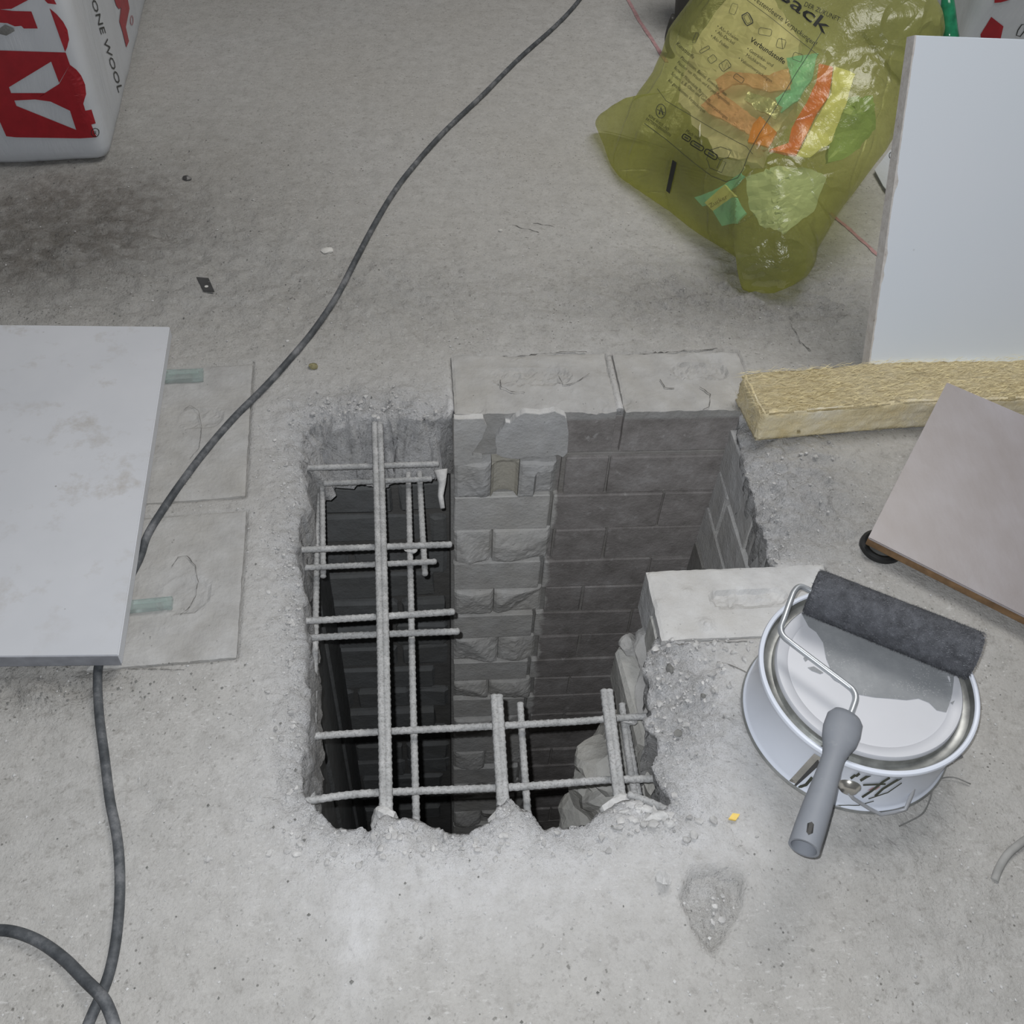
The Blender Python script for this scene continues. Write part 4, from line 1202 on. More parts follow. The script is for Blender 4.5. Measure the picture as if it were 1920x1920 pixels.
# print on the sack
ink, ing = M['ink'], M['ink_grey']
for s, p0, p1, h in [
    ('Sack', (1456, -6), (1548, 66), 25), ('DER ZUKUNFT', (1507, 12), (1573, 42), 9), ('restentleerte Verpackungen!', (1414, 2), (1528, 88), 9.5),
    ('Verbundstoffe', (1406, 78), (1470, 122), 9.5), ('\u2022 Getr\u00e4nke- und', (1400, 94), (1448, 127), 6.5), ('Milchkartons', (1398, 106), (1436, 132), 6.5), ('\u2022 Vakuumverpackungen', (1384, 112), (1446, 156), 6.5),
    ('\u2022 Alu-Schalen', (1344, 52), (1383, 78), 6.5), ('\u2022 Alu-Deckel', (1340, 61), (1376, 85), 6.5), ('\u2022 Alu-Folien', (1332, 70), (1365, 93), 6.5),
    ('Kunststoffe', (1268, 84), (1300, 112), 7.5),
    ('Plastikt\u00fcten, Beutel, Einwickelfolien', (1276, 110), (1361, 181), 6.5), ('Flaschen von Wasch- und K\u00f6rperpflegemitteln', (1270, 119), (1367, 199), 6.5), ('Becher f\u00fcr Milchprodukte, Margarine etc.', (1264, 129), (1332, 193), 6.5),
    ('Schalen, z. B. Obst- und Gem\u00fcseverpackungen', (1258, 140), (1363, 225), 6.5), ('aus gesch\u00e4umten Verpackungen', (1253, 152), (1321, 213), 6.5),
    ('KEINE AKKUS UND', (1216, 219), (1253, 246), 5.5), ('BATTERIEN EINWERFEN', (1211, 225), (1257, 257), 5.5), ('Mach mit!', (1286, 248), (1311, 264), 6.5)]:
    text('lettering', s, p0, p1, h, BAG, 0.0016, ink, bag, 0.012 if s in ('Sack', 'Verbundstoffe') else 0.0)
def rr2(cx, cy, w, h, ang):
    a = math.radians(ang); out = []
    for u, v in ((-1, -0.6), (-0.8, -1), (0.8, -1), (1, -0.6), (1, 0.6), (0.8, 1), (-0.8, 1), (-1, 0.6)):
        x, y = u * w / 2, v * h / 2; out.append((cx + x * math.cos(a) - y * math.sin(a), cy + x * math.sin(a) + y * math.cos(a)))
    return out
for pts, w, cl_ in [
    ([(1233, 167), (1250, 190), (1290, 214), (1340, 244), (1400, 276), (1412, 290)], 1.0, False), ([(1209, 232), (1250, 262), (1300, 304), (1335, 330), (1362, 341), (1384, 334), (1394, 318), (1404, 290), (1425, 250), (1455, 202), (1492, 140), (1520, 96), (1544, 56)], 1.2, False),
    ([(1400, 0), (1440, 30), (1490, 70), (1534, 104)], 1.0, False),
    (rr2(1402, 37, 15, 22, -28), 2.2, True), (rr2(1402, 37, 9, 16, -28), 1.0, True), (rr2(1435, 61, 24, 13, 10), 1.0, True), (rr2(1465, 83, 16, 17, 15), 1.0, True), ([(1466, 72), (1468, 92)], 1.0, False),
    (rr2(1360, 124, 20, 16, -35), 1.2, True), ([(1354, 120), (1358, 132), (1364, 118), (1368, 128)], 1.0, False), (rr2(1322, 94, 20, 6, -30), 1.0, True), (rr2(1336, 112, 15, 12, -35), 1.0, True), (rr2(1386, 148, 20, 10, 35), 1.0, True), (rr2(1496, 108, 18, 14, 20), 1.0, True),
    (rr2(1305, 72, 6, 20, 20), 0.8, True), (rr2(1376, 18, 12, 20, 20), 0.8, True),
    ([(1240 + 9 * math.cos(t), 209 + 13 * math.sin(t)) for t in [k * math.pi / 8 for k in range(16)]], 1.4, True), ([(1233, 206), (1247, 212)], 1.2, False), ([(1237, 215), (1240, 202), (1244, 216)], 3.0, False),
    ([(1325, 300), (1332, 282), (1352, 276), (1372, 283), (1366, 296), (1350, 300), (1334, 280)], 1.2, False), ([(1327, 300), (1332, 315), (1354, 324), (1362, 305), (1352, 300), (1345, 316)], 1.2, False),
]:
    stroke('print_line', pts, w, BAG, 0.0016, ing, bag, cl_)
for q in [rr2(1288, 259, 16, 9, 32), rr2(1308, 274, 26, 9, 32), rr2(1334, 290, 26, 10, 32)]:
    stroke('print_line', q, 2.0, BAG, 0.0016, ink, bag, True)
    decal_poly('print_block', [(0.25 * (q[0][0] * 3 + q[4][0]), 0.25 * (q[0][1] * 3 + q[4][1])), (0.25 * (q[3][0] * 3 + q[7][0]), 0.25 * (q[3][1] * 3 + q[7][1])), (0.25 * (q[4][0] * 3 + q[0][0]), 0.25 * (q[4][1] * 3 + q[0][1])), (0.25 * (q[7][0] * 3 + q[3][0]), 0.25 * (q[7][1] * 3 + q[3][1]))], BAG, 0.0016, ing, bag)
decal_poly('print_bar', [(1262, 300), (1270, 305), (1257, 363), (1250, 357)], BAG, 0.0016, ink, bag)
# what shows through the film
def content(name, poly, depth, mat, label, cat, thick=0.012, wr=0.004, seed=0, sub=7.0):
    tr = tessellate_polygon([[Vector((x, y, 0)) for x, y in poly]])
    o = decal_mesh(name, tr, poly, BAG, -depth, mat, None, sub)
    for v in o.data.vertices:
        v.co += bn * (wr * f1(v.co.x * 40, v.co.y * 40 + v.co.z * 30, seed, 3))
        v.co.z = max(v.co.z, 0.02)
    md = o.modifiers.new('thickness', 'SOLIDIFY'); md.thickness = thick; md.offset = 0
    return tag(o, label, cat, 'packaging inside the yellow sack')
content('carton', [(1282, 70), (1310, 30), (1350, -20), (1440, -30), (1490, 50), (1480, 190), (1410, 290), (1330, 280), (1290, 225), (1258, 160)], 0.036, M['beige'], 'crushed beige carton behind the printed text inside the yellow sack', 'carton', 0.02, 0.006, 1, 14)
content('plastic_wrapper', [(1336, 142), (1362, 128), (1440, 132), (1476, 120), (1480, 160), (1440, 166), (1400, 152), (1368, 150), (1345, 162)], 0.012, M['pink'], 'crumpled pink red wrapper under the word Verbundstoffe in the yellow sack', 'wrapper', 0.004, 0.006, 2)
content('plastic_wrapper', [(1308, 188), (1340, 160), (1352, 168), (1430, 228), (1404, 246), (1350, 218), (1322, 206)], 0.014, M['pink'], 'pinkish film strip across the middle of the yellow sack', 'wrapper', 0.004, 0.006, 3)
content('carton', [(1400, 262), (1410, 228), (1424, 214), (1456, 244), (1442, 270)], 0.008, M['orange'], 'small orange carton flap inside the yellow sack', 'carton', 0.004, 0.002, 4)
content('plastic_bottle', [(1536, 116), (1562, 122), (1554, 176), (1530, 214), (1506, 262), (1494, 288), (1444, 278), (1478, 264), (1484, 236), (1512, 190), (1530, 150)], 0.007, M['redor'], 'orange red bottle shaped packaging inside the yellow sack', 'packaging', 0.006, 0.002, 5)
content('carton', [(1564, 118), (1604, 132), (1588, 190), (1562, 262), (1520, 292), (1496, 290), (1516, 246), (1540, 206), (1558, 170)], 0.010, M['paleyel'], 'pale yellow carton beside the orange red bottle inside the yellow sack', 'carton', 0.006, 0.003, 6)
content('plastic_film', [(1470, 100), (1532, 92), (1524, 132), (1496, 176), (1462, 204), (1452, 176), (1484, 150)], 0.012, M['teal'], 'bluish green film by the dashed print line inside the yellow sack', 'wrapper', 0.003, 0.006, 7)
sg = content('sugar_packet', [(1334, 396), (1370, 370), (1380, 372), (1398, 398), (1378, 418), (1350, 424), (1342, 410)], 0.006, M['teal'], 'teal paper packet with pale label near the bottom of the yellow sack', 'packet', 0.005, 0.002, 8)
sl = content('label', [(1318, 380), (1356, 346), (1374, 368), (1336, 398)], 0.006, M['paleyel'], 'pale yellow label', 'packet', 0.005, 0.001, 9)
sl.parent = sg
del sl['category']; del sl['group']
text('lettering', 'Zucker', (1331, 390), (1364, 371), 8, BAG, -0.001, M['brown_edge'], sg)
content('plastic_film', [(1296, 372), (1340, 352), (1380, 322), (1392, 326), (1346, 372), (1310, 388)], 0.010, M['teal'], 'thin teal film edge above the pale label in the yellow sack', 'wrapper', 0.003, 0.003, 10)
content('plastic_tray', [(1384, 318), (1460, 296), (1520, 304), (1566, 330), (1545, 396), (1490, 430), (1420, 424), (1396, 380)], 0.030, M['mint'], 'pale green plastic tray in the lower part of the yellow sack', 'tray', 0.01, 0.008, 11, 14)
content('plastic_tray', [(1590, 170), (1660, 160), (1670, 240), (1620, 290), (1570, 300), (1566, 250)], 0.035, M['olive'], 'dark green plastic tray at the right side inside the yellow sack', 'tray', 0.01, 0.008, 12, 14)
content('foil', [(1400, 166), (1440, 178), (1466, 196), (1450, 214), (1412, 196), (1392, 178)], 0.010, M['silver'], 'crumpled silver foil in the middle of the yellow sack', 'foil', 0.004, 0.010, 13, 5)
content('carton', [(1350, 290), (1390, 300), (1370, 330), (1335, 322)], 0.014, M['silver'], 'greyish torn paper under the carton drawing on the yellow sack', 'paper', 0.004, 0.004, 14)

# ------------------------------------------------------------------ things behind the sack and the panel
dk = empty('plastic_tub', PZ(1300, 90, 0)); tag(dk, 'dark grey plastic tub standing behind the yellow sack', 'tub')
pc = PZ(1316, 84, 0.0)
lathe('body', [(0.0, 0.003), (0.075, 0.003), (0.085, 0.01), (0.10, 0.16), (0.112, 0.30), (0.115, 0.30), (0.105, 0.17), (0.0, 0.012)], pc.x + 0.03, pc.y + 0.09, M['dark_plastic'], dk, 64)
V_ = []
strap = [plane_hit(x, y, PZ(1262, 106, 0.0), Vector((0.3, 1, 0)).normalized()) for x, y in [(1262, 108), (1252, 88), (1251, 68), (1256, 46), (1262, 30)]]
tube('strap', catmull(strap, 6), [0.016] * 25, M['dark_plastic'], dk, 10, flat=(1.0, 0.35))

s1 = empty('plastic_bag', PZ(1830, 70, 0)); tag(s1, 'clear plastic bag with black leaf print behind the white panel', 'plastic bag')
o1 = PZ(1820, 150, 0.05)
w1 = pillow('film', [(1770, 120), (1776, 40), (1788, -40), (1830, -70), (1880, -40), (1890, 40), (1880, 130), (1820, 150)], o1, (-0.25, -0.8, 0.55), 0.05, M['clear_film'], s1, 8, 24, 90)
S1 = bvh_of(w1)
stroke('leaf_print', [(1790, 15), (1785, 28), (1789, 40), (1794, 43), (1797, 28), (1794, 18), (1790, 15)], 1.6, S1, 0.002, M['ink'], s1)
stroke('leaf_print', [(1791, 22), (1790, 36), (1794, 42), (1788, 62)], 1.2, S1, 0.002, M['ink'], s1)
gbp = plane_hit(1778, 62, o1 + Vector((0, -0.02, 0)), Vector((-0.25, -0.8, 0.55)).normalized())
gb = tag(tube('plastic_bottle', [PY(1784, 90, 1.98), PY(1780, 60, 2.0), PY(1777, 20, 2.02), PY(1776, -20, 2.04)], [0.018, 0.017, 0.015, 0.010], M['green_glass'], None, 14), 'shiny green plastic bottle squeezed beside the yellow sack', 'bottle')
s2 = empty('stone_wool_pack', PZ(1900, 60, 0)); tag(s2, 'crinkled white pack with red print at the top right corner', 'insulation pack')
w2 = soft_box('wrapping', 1.14, 1.75, 2.02, 2.55, 0.0, 0.5, 0.03, M['wrap'], s2, 0.012, 23, 36)
S2 = bvh_of(w2)
decal_poly('red_logo', [(1838, 64), (1858, 31), (1881, 49), (1874, 80), (1840, 84)], S2, 0.0015, M['red_ink'], s2)
decal_poly('red_logo', [(1865, -20), (1864, 5), (1876, 4), (1894, -1), (1900, -20)], S2, 0.0015, M['red_ink'], s2)
stroke('lettering', [(1905 + 0.0, 66), (1908, 56), (1915, 46), (1922, 45), (1920, 58), (1912, 68)], 2.0, S2, 0.0015, M['ink'], s2, True)
# film scrap on the floor
fs = []
for (x, y) in [(1640, 318), (1668, 282), (1700, 262), (1730, 300), (1722, 380), (1676, 372), (1656, 348)]: fs.append(PZ(x, y, 0.01))
scrap = empty('film_scrap', PZ(1675, 320, 0)); tag(scrap, 'white plastic film scrap on the floor between yellow sack and white panel', 'plastic film')
sc_ = prism('sheet', fs, 0.0015, M['wrap'], scrap, 0.0003)
SCB = bvh_of(sc_)
stroke('print_mark', [(1671 + 4 * math.cos(t), 292 + 6 * math.sin(t)) for t in [k * math.pi / 5 for k in range(10)]], 1.2, SCB, 0.0008, M['ink'], scrap, True)
# chalk lines
def floor_strip(name, pl, w, mat, label):
    pts = []
    for a, b in zip(pl[:-1], pl[1:]):
        for k in range(12): pts.append((a[0] + (b[0] - a[0]) * k / 12, a[1] + (b[1] - a[1]) * k / 12))
    pts.append(pl[-1])
    V, Fc = [], []
    for i, (x, y) in enumerate(pts):
        p = PZ(x, y); q = PZ(*pts[min(i + 1, len(pts) - 1)]); r = PZ(*pts[max(i - 1, 0)])
        d = (q - r).normalized(); nn = Vector((-d.y, d.x, 0))
        for s in (-0.5, 0.5):
            v = p + nn * (w * s * (1 + 0.5 * f1(i * 0.7, s, 5))); v.z = floor_z(v.x, v.y) + 0.001; V.append(v)
    for i in range(len(pts) - 1): Fc.append((2 * i, 2 * i + 1, 2 * i + 3, 2 * i + 2))
    return tag(mkobj(name, V, Fc, mat), label, 'floor marking', 'red chalk lines')
floor_strip('chalk_line', [(1160, -30), (1200, 42), (1250, 118)], 0.010, M['chalk'], 'faded red chalk line running to the left of the yellow sack')
floor_strip('chalk_line', [(1556, 400), (1600, 438), (1650, 484)], 0.008, M['chalk'], 'faded red chalk line between the yellow sack and the white panel')

# ------------------------------------------------------------------ leaning white panel
pn = empty('melamine_panel', PZ(1700, 740, 0)); tag(pn, 'clean white melamine panel with chipped edge leaning at the right', 'board')
b0 = PZ(1621, 742, 0.003)
rt_ = ray(1716, 66)
aim = math.radians(62)
bt_ = min((abs(math.atan2((ORI + rt_ * t - b0).z, max((ORI + rt_ * t - b0).y, 1e-6)) - aim), t) for t in np.linspace(0.8, 3.0, 3000))[1]
t0_ = ORI + rt_ * bt_
uph = (t0_ - b0)
ax = Vector((1, 0.07, 0)); ax = (ax - uph.normalized() * ax.dot(uph.normalized())).normalized()
wdt = 0.60
front_n = ax.cross(uph).normalized()
if front_n.y > 0: front_n = -front_n
prism('panel_body', [b0, b0 + ax * wdt, t0_ + ax * wdt, t0_], 0.020, M['panel'], pn, 0.0006, down=-front_n)
# raw, chipped left edge as a strip of its own
V, Fc = [], []
for i in range(81):
    t = i / 80
    p = b0.lerp(t0_, t)
    chip = 0.0012 + 0.0022 * max(0, f1(t * 30, 2, 61, 3)) + (0.004 * math.exp(-((t - 0.62) / 0.02) ** 2) + 0.003 * math.exp(-((t - 0.42) / 0.03) ** 2) + 0.003 * math.exp(-((t - 0.36) / 0.012) ** 2))
    V += [p + ax * chip + front_n * 0.0006, p - ax * 0.0008 + front_n * 0.0003, p - ax * 0.0012 - front_n * 0.020, p + ax * 0.002 - front_n * 0.0202]
for i in range(80):
    for k in range(4):
        k2 = (k + 1) % 4
        Fc.append((i * 4 + k, i * 4 + k2, (i + 1) * 4 + k2, (i + 1) * 4 + k))
Fc += [(3, 2, 1, 0), (320, 321, 322, 323)]
o = mkobj('chipped_edge', V, Fc, M['chip'], pn); o['label'] = 'raw chipped chipboard edge'

# ------------------------------------------------------------------ mineral wool strip
wl = empty('insulation_batt', PZ(1560, 810, 0)); tag(wl, 'yellow mineral wool strip lying at the foot of the leaning white panel', 'insulation')
fl = [PZ(1416, 827, 0.0), PZ(1716, 800, 0.0)]
fd_ = (fl[1] - fl[0]).normalized()
bk0 = PZ(1391, 736, 0.054); bk0.z = 0
dep = 0.094
nU, nV, nW = 150, 22, 12
LEN = 0.74
CP, CN = [fl[0].copy()], []
a0_ = math.atan2(fd_.y, fd_.x)
for k in range(401):
    t_ = min(1, max(0, (k / 400 * LEN - 0.16) / 0.16)); t_ = t_ * t_ * (3 - 2 * t_)
    a_ = a0_ * (1 - t_) + math.radians(1.0) * t_
    CN.append(Vector((-math.sin(a_), math.cos(a_), 0)))
    CP.append(CP[-1] + Vector((math.cos(a_), math.sin(a_), 0)) * (LEN / 400))
def batt(u, v, w):
    """u along, v across depth, w up"""
    i_ = min(int(u / LEN * 400), 400)
    p = CP[i_] + CN[i_] * (v * dep)
    hgt = 0.053 + 0.004 * f1(u * 14, v * 4, 8, 3)
    return p + Vector((0, 0, 0.001 + w * hgt))
V, Fc, vid = [], [], {}
def bv_(i, j, k):
    key = (i, j, k)
    if key not in vid:
        u, v, w = i / nU * LEN, j / nV, k / nW
        p = batt(u, v, w)
        q = 0.0045 * f1(u * 45 + v * 3, w * 9 + v * 15, 13, 4)
        c_ = Vector((0, 0, 0))
        if j == 0: c_ += Vector((fd_.y, -fd_.x, 0))
        if j == nV: c_ -= Vector((fd_.y, -fd_.x, 0))
        if k == nW: c_ += Vector((0, 0, 1))
        if i == 0: c_ -= fd_
        if i == nU: c_ += fd_
        if k > 0:
            p += c_ * q
            if sum((j in (0, nV), k == nW, i in (0, nU))) >= 2: p -= c_ * 0.003
        vid[key] = len(V); V.append(p)
    return vid[key]
for i in range(nU):
    for j in range(nV):
        Fc.append((bv_(i, j, nW), bv_(i + 1, j, nW), bv_(i + 1, j + 1, nW), bv_(i, j + 1, nW)))
        Fc.append((bv_(i, j, 0), bv_(i, j + 1, 0), bv_(i + 1, j + 1, 0), bv_(i + 1, j, 0)))
    for k in range(nW):
        Fc.append((bv_(i, 0, k), bv_(i + 1, 0, k), bv_(i + 1, 0, k + 1), bv_(i, 0, k + 1)))
        Fc.append((bv_(i, nV, k), bv_(i, nV, k + 1), bv_(i + 1, nV, k + 1), bv_(i + 1, nV, k)))
for j in range(nV):
    for k in range(nW):
        Fc.append((bv_(0, j, k), bv_(0, j, k + 1), bv_(0, j + 1, k + 1), bv_(0, j + 1, k)))
        Fc.append((bv_(nU, j, k), bv_(nU, j + 1, k), bv_(nU, j + 1, k + 1), bv_(nU, j, k + 1)))
bo = mkobj('batt', V, Fc, M['wool'], wl, True)
bo.data.materials.append(M['wool_cut'])
for p_ in bo.data.polygons:
    if abs(p_.normal.z) < 0.6: p_.material_index = 1
V, Fc = [], []
for _ in range(6500):
    face = random.random()
    u = random.uniform(0, LEN)
    if face < 0.80: v, w, nn = random.random(), 1.0, Vector((0, 0, 1))
    elif face < 0.93: v, w, nn = 0.0, random.uniform(0.02, 1), Vector((fd_.y, -fd_.x, 0))
    else: u, v, w, nn = 0.0, random.random(), random.uniform(0.05, 1), -fd_
    p = batt(u, v, w) + nn * random.uniform(-0.001, 0.003)
    L = random.uniform(0.006, 0.022)
    t = (fd_ * random.choice((-1, 1)) + Vector((random.uniform(-.5, .5), random.uniform(-.5, .5), random.uniform(-.35, .35)))).normalized()
    if face >= 0.93: t = (Vector((fd_.y, -fd_.x, 0)) + Vector((random.uniform(-.4, .4), 0, random.uniform(-.8, .8)))).normalized()
    sd2 = t.cross(nn).normalized() * random.uniform(0.00012, 0.00032)
    md_ = p + t * L * 0.5 + nn * random.uniform(0.0, 0.0025); en = p + t * L - nn * 0.001
    b = len(V)
    V += [p - sd2, p + sd2, md_ - sd2, md_ + sd2, en]
    Fc += [(b, b + 1, b + 3, b + 2), (b + 2, b + 3, b + 4)]
V = [Vector((v.x, v.y, max(v.z, 0.001))) for v in V]
tag(mkobj('fibres', V, Fc, M['wool_fiber'], wl), None, None, None, 'stuff')

# ------------------------------------------------------------------ mauve board resting on the wool
mb = empty('laminate_board', PZ(1780, 930, 0)); tag(mb, 'mauve laminate board with brown edge propped on the yellow wool', 'board')
c1, c2 = PZ(1628, 1008, 0.030), PZ(1776, 716, 0.082)
best = None
for zz in np.linspace(0.0, 0.12, 400):
    c4 = PZ(1925, 1158, zz)
    q = abs((c4 - c1).normalized().dot((c2 - c1).normalized()))
    if best is None or q < best[0]: best = (q, zz)
c4 = PZ(1925, 1158, max(0.028, min(0.05, best[1])))
d4 = (c4 - c1).normalized()
c4 = c1 + d4 * 0.46; c3 = c2 + d4 * 0.46
mn = (c2 - c1).cross(d4); mn = mn if mn.z > 0 else -mn
mn.normalize()
prism('panel_body', [c1, c4, c3, c2], 0.004, M['mauve'], mb, 0.0012, down=-mn)
e_ = (c1 - c2).normalized()
prism('core', [c1 - mn * 0.004 + e_ * 0.0004, c4 - mn * 0.004 + e_ * 0.0004, c3 - mn * 0.004, c2 - mn * 0.004], 0.012, M['brown_edge'], mb, 0.0008, down=-mn)
fp = PZ(1650, 1030, 0.0)
ft_ = empty('furniture_glide', fp); tag(ft_, 'black round furniture glide under the corner of the mauve board', 'glide')
lathe('ring', [(0.016, 0.001), (0.027, 0.001), (0.029, 0.004), (0.028, 0.009), (0.024, 0.011), (0.019, 0.009), (0.016, 0.005), (0.016, 0.001)], fp.x, fp.y, M['black'], ft_, 48)
lathe('plate', [(0.0, 0.007), (0.017, 0.006), (0.019, 0.003), (0.0, 0.002)], fp.x, fp.y, M['steel'], ft_, 40)

# ------------------------------------------------------------------ paint pail
cx, cy, H, RR = 0.4735, 0.5465, 0.092, 0.1195
pail = empty('paint_pail', (cx, cy, 0)); tag(pail, 'low white metal paint pail with grey paint smeared on its lid', 'paint pail')
body = lathe('body', [(0.0, 0.004), (RR - 0.006, 0.004), (RR - 0.0035, 0.0035), (RR - 0.002, 0.002), (RR - 0.001, 0.0045), (RR - 0.003, 0.007), (RR - 0.0045, 0.010), (RR - 0.0045, H - 0.016), (RR - 0.003, H - 0.012), (RR - 0.002, H - 0.006)], cx, cy, M['pail'], pail, 128)
lathe('rim', [(RR - 0.003, H - 0.009), (RR - 0.0002, H - 0.006), (RR + 0.0006, H - 0.003), (RR - 0.0004, H - 0.0004), (RR - 0.0022, H + 0.0006), (RR - 0.0045, H - 0.0002), (RR - 0.0055, H - 0.002)], cx, cy, M['pail'], pail, 128)
lathe('groove', [(RR - 0.0055, H - 0.002), (RR - 0.0075, H - 0.010), (RR - 0.013, H - 0.013), (RR - 0.0165, H - 0.0125), (RR - 0.0175, H - 0.004)], cx, cy, M['steel'], pail, 128)
lid = lathe('lid', [(RR - 0.0178, H - 0.010), (RR - 0.018, H - 0.0015), (RR - 0.0195, H + 0.0006), (RR - 0.022, H + 0.0006), (RR - 0.030, H - 0.0006), (RR - 0.032, H - 0.0022), (RR - 0.034, H - 0.0022), (0.04, H - 0.0018), (0.0, H - 0.0018)], cx, cy, M['lid'], pail, 128)
lathe('base_bead', [(RR - 0.002, 0.0005), (RR + 0.0002, 0.001), (RR + 0.0008, 0.003), (RR - 0.0012, 0.0055)], cx, cy, M['steel'], pail, 128)
LID = bvh_of(lid); BODY = bvh_of(body)
smear = decal_poly('paint_smear', [(1502, 1150), (1516, 1176), (1530, 1186), (1543, 1206), (1549, 1236), (1556, 1252), (1552, 1262), (1564, 1276), (1590, 1288), (1606, 1302), (1640, 1308), (1668, 1310), (1700, 1313), (1722, 1310), (1742, 1318), (1756, 1332), (1774, 1336), (1784, 1310), (1788, 1278), (1790, 1240), (1700, 1190), (1600, 1140), (1540, 1110)], LID, 0.0006, M['smear'], pail, 8)
for q in ([(1514, 1252), (1526, 1250), (1544, 1262), (1538, 1264), (1522, 1258)], [(1782, 1318), (1790, 1314), (1786, 1322)], [(1506, 1234), (1512, 1230), (1516, 1236), (1510, 1241)]):
    decal_poly('paint_speck', q, LID, 0.0007, M['smear'], pail, 8)
# bare seam, printed stripes, ear and bail
decal_poly('bare_seam', [(1527, 1412), (1541, 1420), (1480, 1488), (1464, 1481)], BODY, 0.0007, M['tin'], pail, 6)
decal_poly('seam_dark_strip', [(1533, 1424), (1541, 1430), (1484, 1482), (1478, 1484)], BODY, 0.0011, M['dark_metal'], pail, 6)  # dark metal band along the bare seam
for pts, w in [([(1494, 1480), (1502, 1474), (1512, 1470), (1524, 1456)], 3.5), ([(1595, 1458), (1603, 1452), (1606, 1453), (1612, 1448)], 3), ([(1613, 1462), (1621, 1457), (1624, 1455), (1632, 1451)], 3), ([(1616, 1493), (1634, 1481), (1655, 1464), (1668, 1456)], 2.6), ([(1640, 1491), (1655, 1477), (1676, 1464), (1690, 1456)], 2.6), ([(1618, 1470), (1660, 1468)], 2.0), ([(1628, 1496), (1664, 1484), (1690, 1466)], 1.2), ([(1572, 1509), (1610, 1508), (1638, 1500)], 1.0)]:
    stroke('label_stripe', pts, w * 1.7, BODY, 0.0012, M['ink_grey'], pail)
decal_poly('label_mark', [(1626, 1481), (1636, 1475), (1652, 1473), (1642, 1480)], BODY, 0.0009, M['chalk'], pail, 8)
decal_poly('label_mark', [(1565, 1511), (1570, 1508), (1579, 1509), (1574, 1513)], BODY, 0.0009, M['bail'], pail, 8)
hit = BODY.ray_cast(ORI, ray(1592, 1474))
ep, en = hit[0], hit[1]
if en.dot(ORI - ep) < 0: en = -en
en.z = 0; en.normalize()
def disc(name, p, n, prof, mat, parent, seg=28):
    u = n.cross(Vector((0, 0, 1))).normalized(); w = Vector((0, 0, 1))
    V, Fc = [], []
    for r, h in prof:
        for k in range(seg):
            a = 2 * math.pi * k / seg; V.append(p + n * h + u * (r * math.cos(a)) + w * (r * math.sin(a)))
    for i in range(len(prof) - 1):
        for k in range(seg):
            k2 = (k + 1) % seg; Fc.append((i * seg + k, i * seg + k2, (i + 1) * seg + k2, (i + 1) * seg + k))
    Fc.append(tuple((len(prof) - 1) * seg + k for k in range(seg)))
    return mkobj(name, V, Fc, mat, parent, True)
disc('ear', ep, en, [(0.0125, -0.002), (0.0122, 0.0012), (0.0105, 0.003), (0.0085, 0.0058), (0.006, 0.0072), (0.002, 0.0076)], M['tin'], pail)
p2_ = Vector((cx + RR * math.cos(math.radians(-52)), cy + RR * math.sin(math.radians(-52)), 0.055))
bl_ = [ep + en * 0.006 + Vector((0, 0, -0.002)), PZ(1600, 1497, 0.030), PZ(1630, 1516, 0.014), PZ(1651, 1527, 0.008), PZ(1676, 1523, 0.008), PZ(1698, 1517, 0.010), PZ(1710, 1488, 0.030), PZ(1719, 1458, 0.050), Vector((cx + 0.121 * math.cos(-0.75), cy + 0.121 * math.sin(-0.75), 0.055))]
tube('bail', bl_, 0.0021, M['bail'], pail, 10)

# ------------------------------------------------------------------ paint roller on the lid
rl = empty('paint_roller', (cx, cy, H)); tag(rl, 'paint roller with dark grey fuzzy sleeve lying across the pail', 'paint roller')
zc = H + 0.028
ra, rb = PZ(1520, 1108, zc), PZ(1828, 1230, zc)
axd = (rb - ra).normalized(); rad = 0.0272
side_ = axd.cross(Vector((0, 0, 1))).normalized(); upv = side_.cross(axd)
V, Fc = [], []
NS, NR = 90, 56
for i in range(NS + 1):
    t = i / NS
    endk = 1 - 0.10 * math.exp(-t / 0.02) - 0.10 * math.exp(-(1 - t) / 0.02)
    for k in range(NR):
        a = 2 * math.pi * k / NR
        r = rad * endk * (1 + 0.030 * f1(t * 40, a * 5, 17, 3)) - (0.0022 if -0.6 < (a - 4.71) < 0.6 else 0)
        V.append(ra.lerp(rb, t) + side_ * (r * math.cos(a)) + upv * (r * math.sin(a)))
for i in range(NS):
    for k in range(NR):
        k2 = (k + 1) % NR; Fc.append((i * NR + k, i * NR + k2, (i + 1) * NR + k2, (i + 1) * NR + k))
for base, dr in ((0, axd), (NS * NR, -axd)):       # hollow ends
    b = len(V)
    for rr_, dd in ((0.60, 0.0), (0.56, 0.012)):
        for k in range(NR):
            a = 2 * math.pi * k / NR
            V.append((ra if base == 0 else rb) + dr * dd + side_ * (rad * rr_ * math.cos(a)) + upv * (rad * rr_ * math.sin(a)))
    for k in range(NR):
        k2 = (k + 1) % NR
        Fc.append((base + k, b + k, b + k2, base + k2)); Fc.append((b + k, b + NR + k, b + NR + k2, b + k2))
    Fc.append(tuple(b + NR + k for k in range(NR)))
sleeve = mkobj('sleeve', V, Fc, M['nap'], rl, True)
V, Fc = [], []
for _ in range(24000):
    t = random.random(); a = random.uniform(0, 2 * math.pi)
    if abs(a - 4.71) < 0.5: continue
    d = side_ * math.cos(a) + upv * math.sin(a)
    p = ra.lerp(rb, t) + d * (rad * 0.97)
    dd = (d * 0.8 + axd * random.uniform(-0.5, 0.9) + Vector((random.uniform(-.4, .4), random.uniform(-.4, .4), random.uniform(-.4, .4)))).normalized()
    L = random.uniform(0.0018, 0.0042)
    s2_ = dd.cross(axd).normalized() * random.uniform(0.0003, 0.0006)
    b = len(V); V += [p - s2_, p + s2_, p + dd * L]; Fc.append((b, b + 1, b + 2))
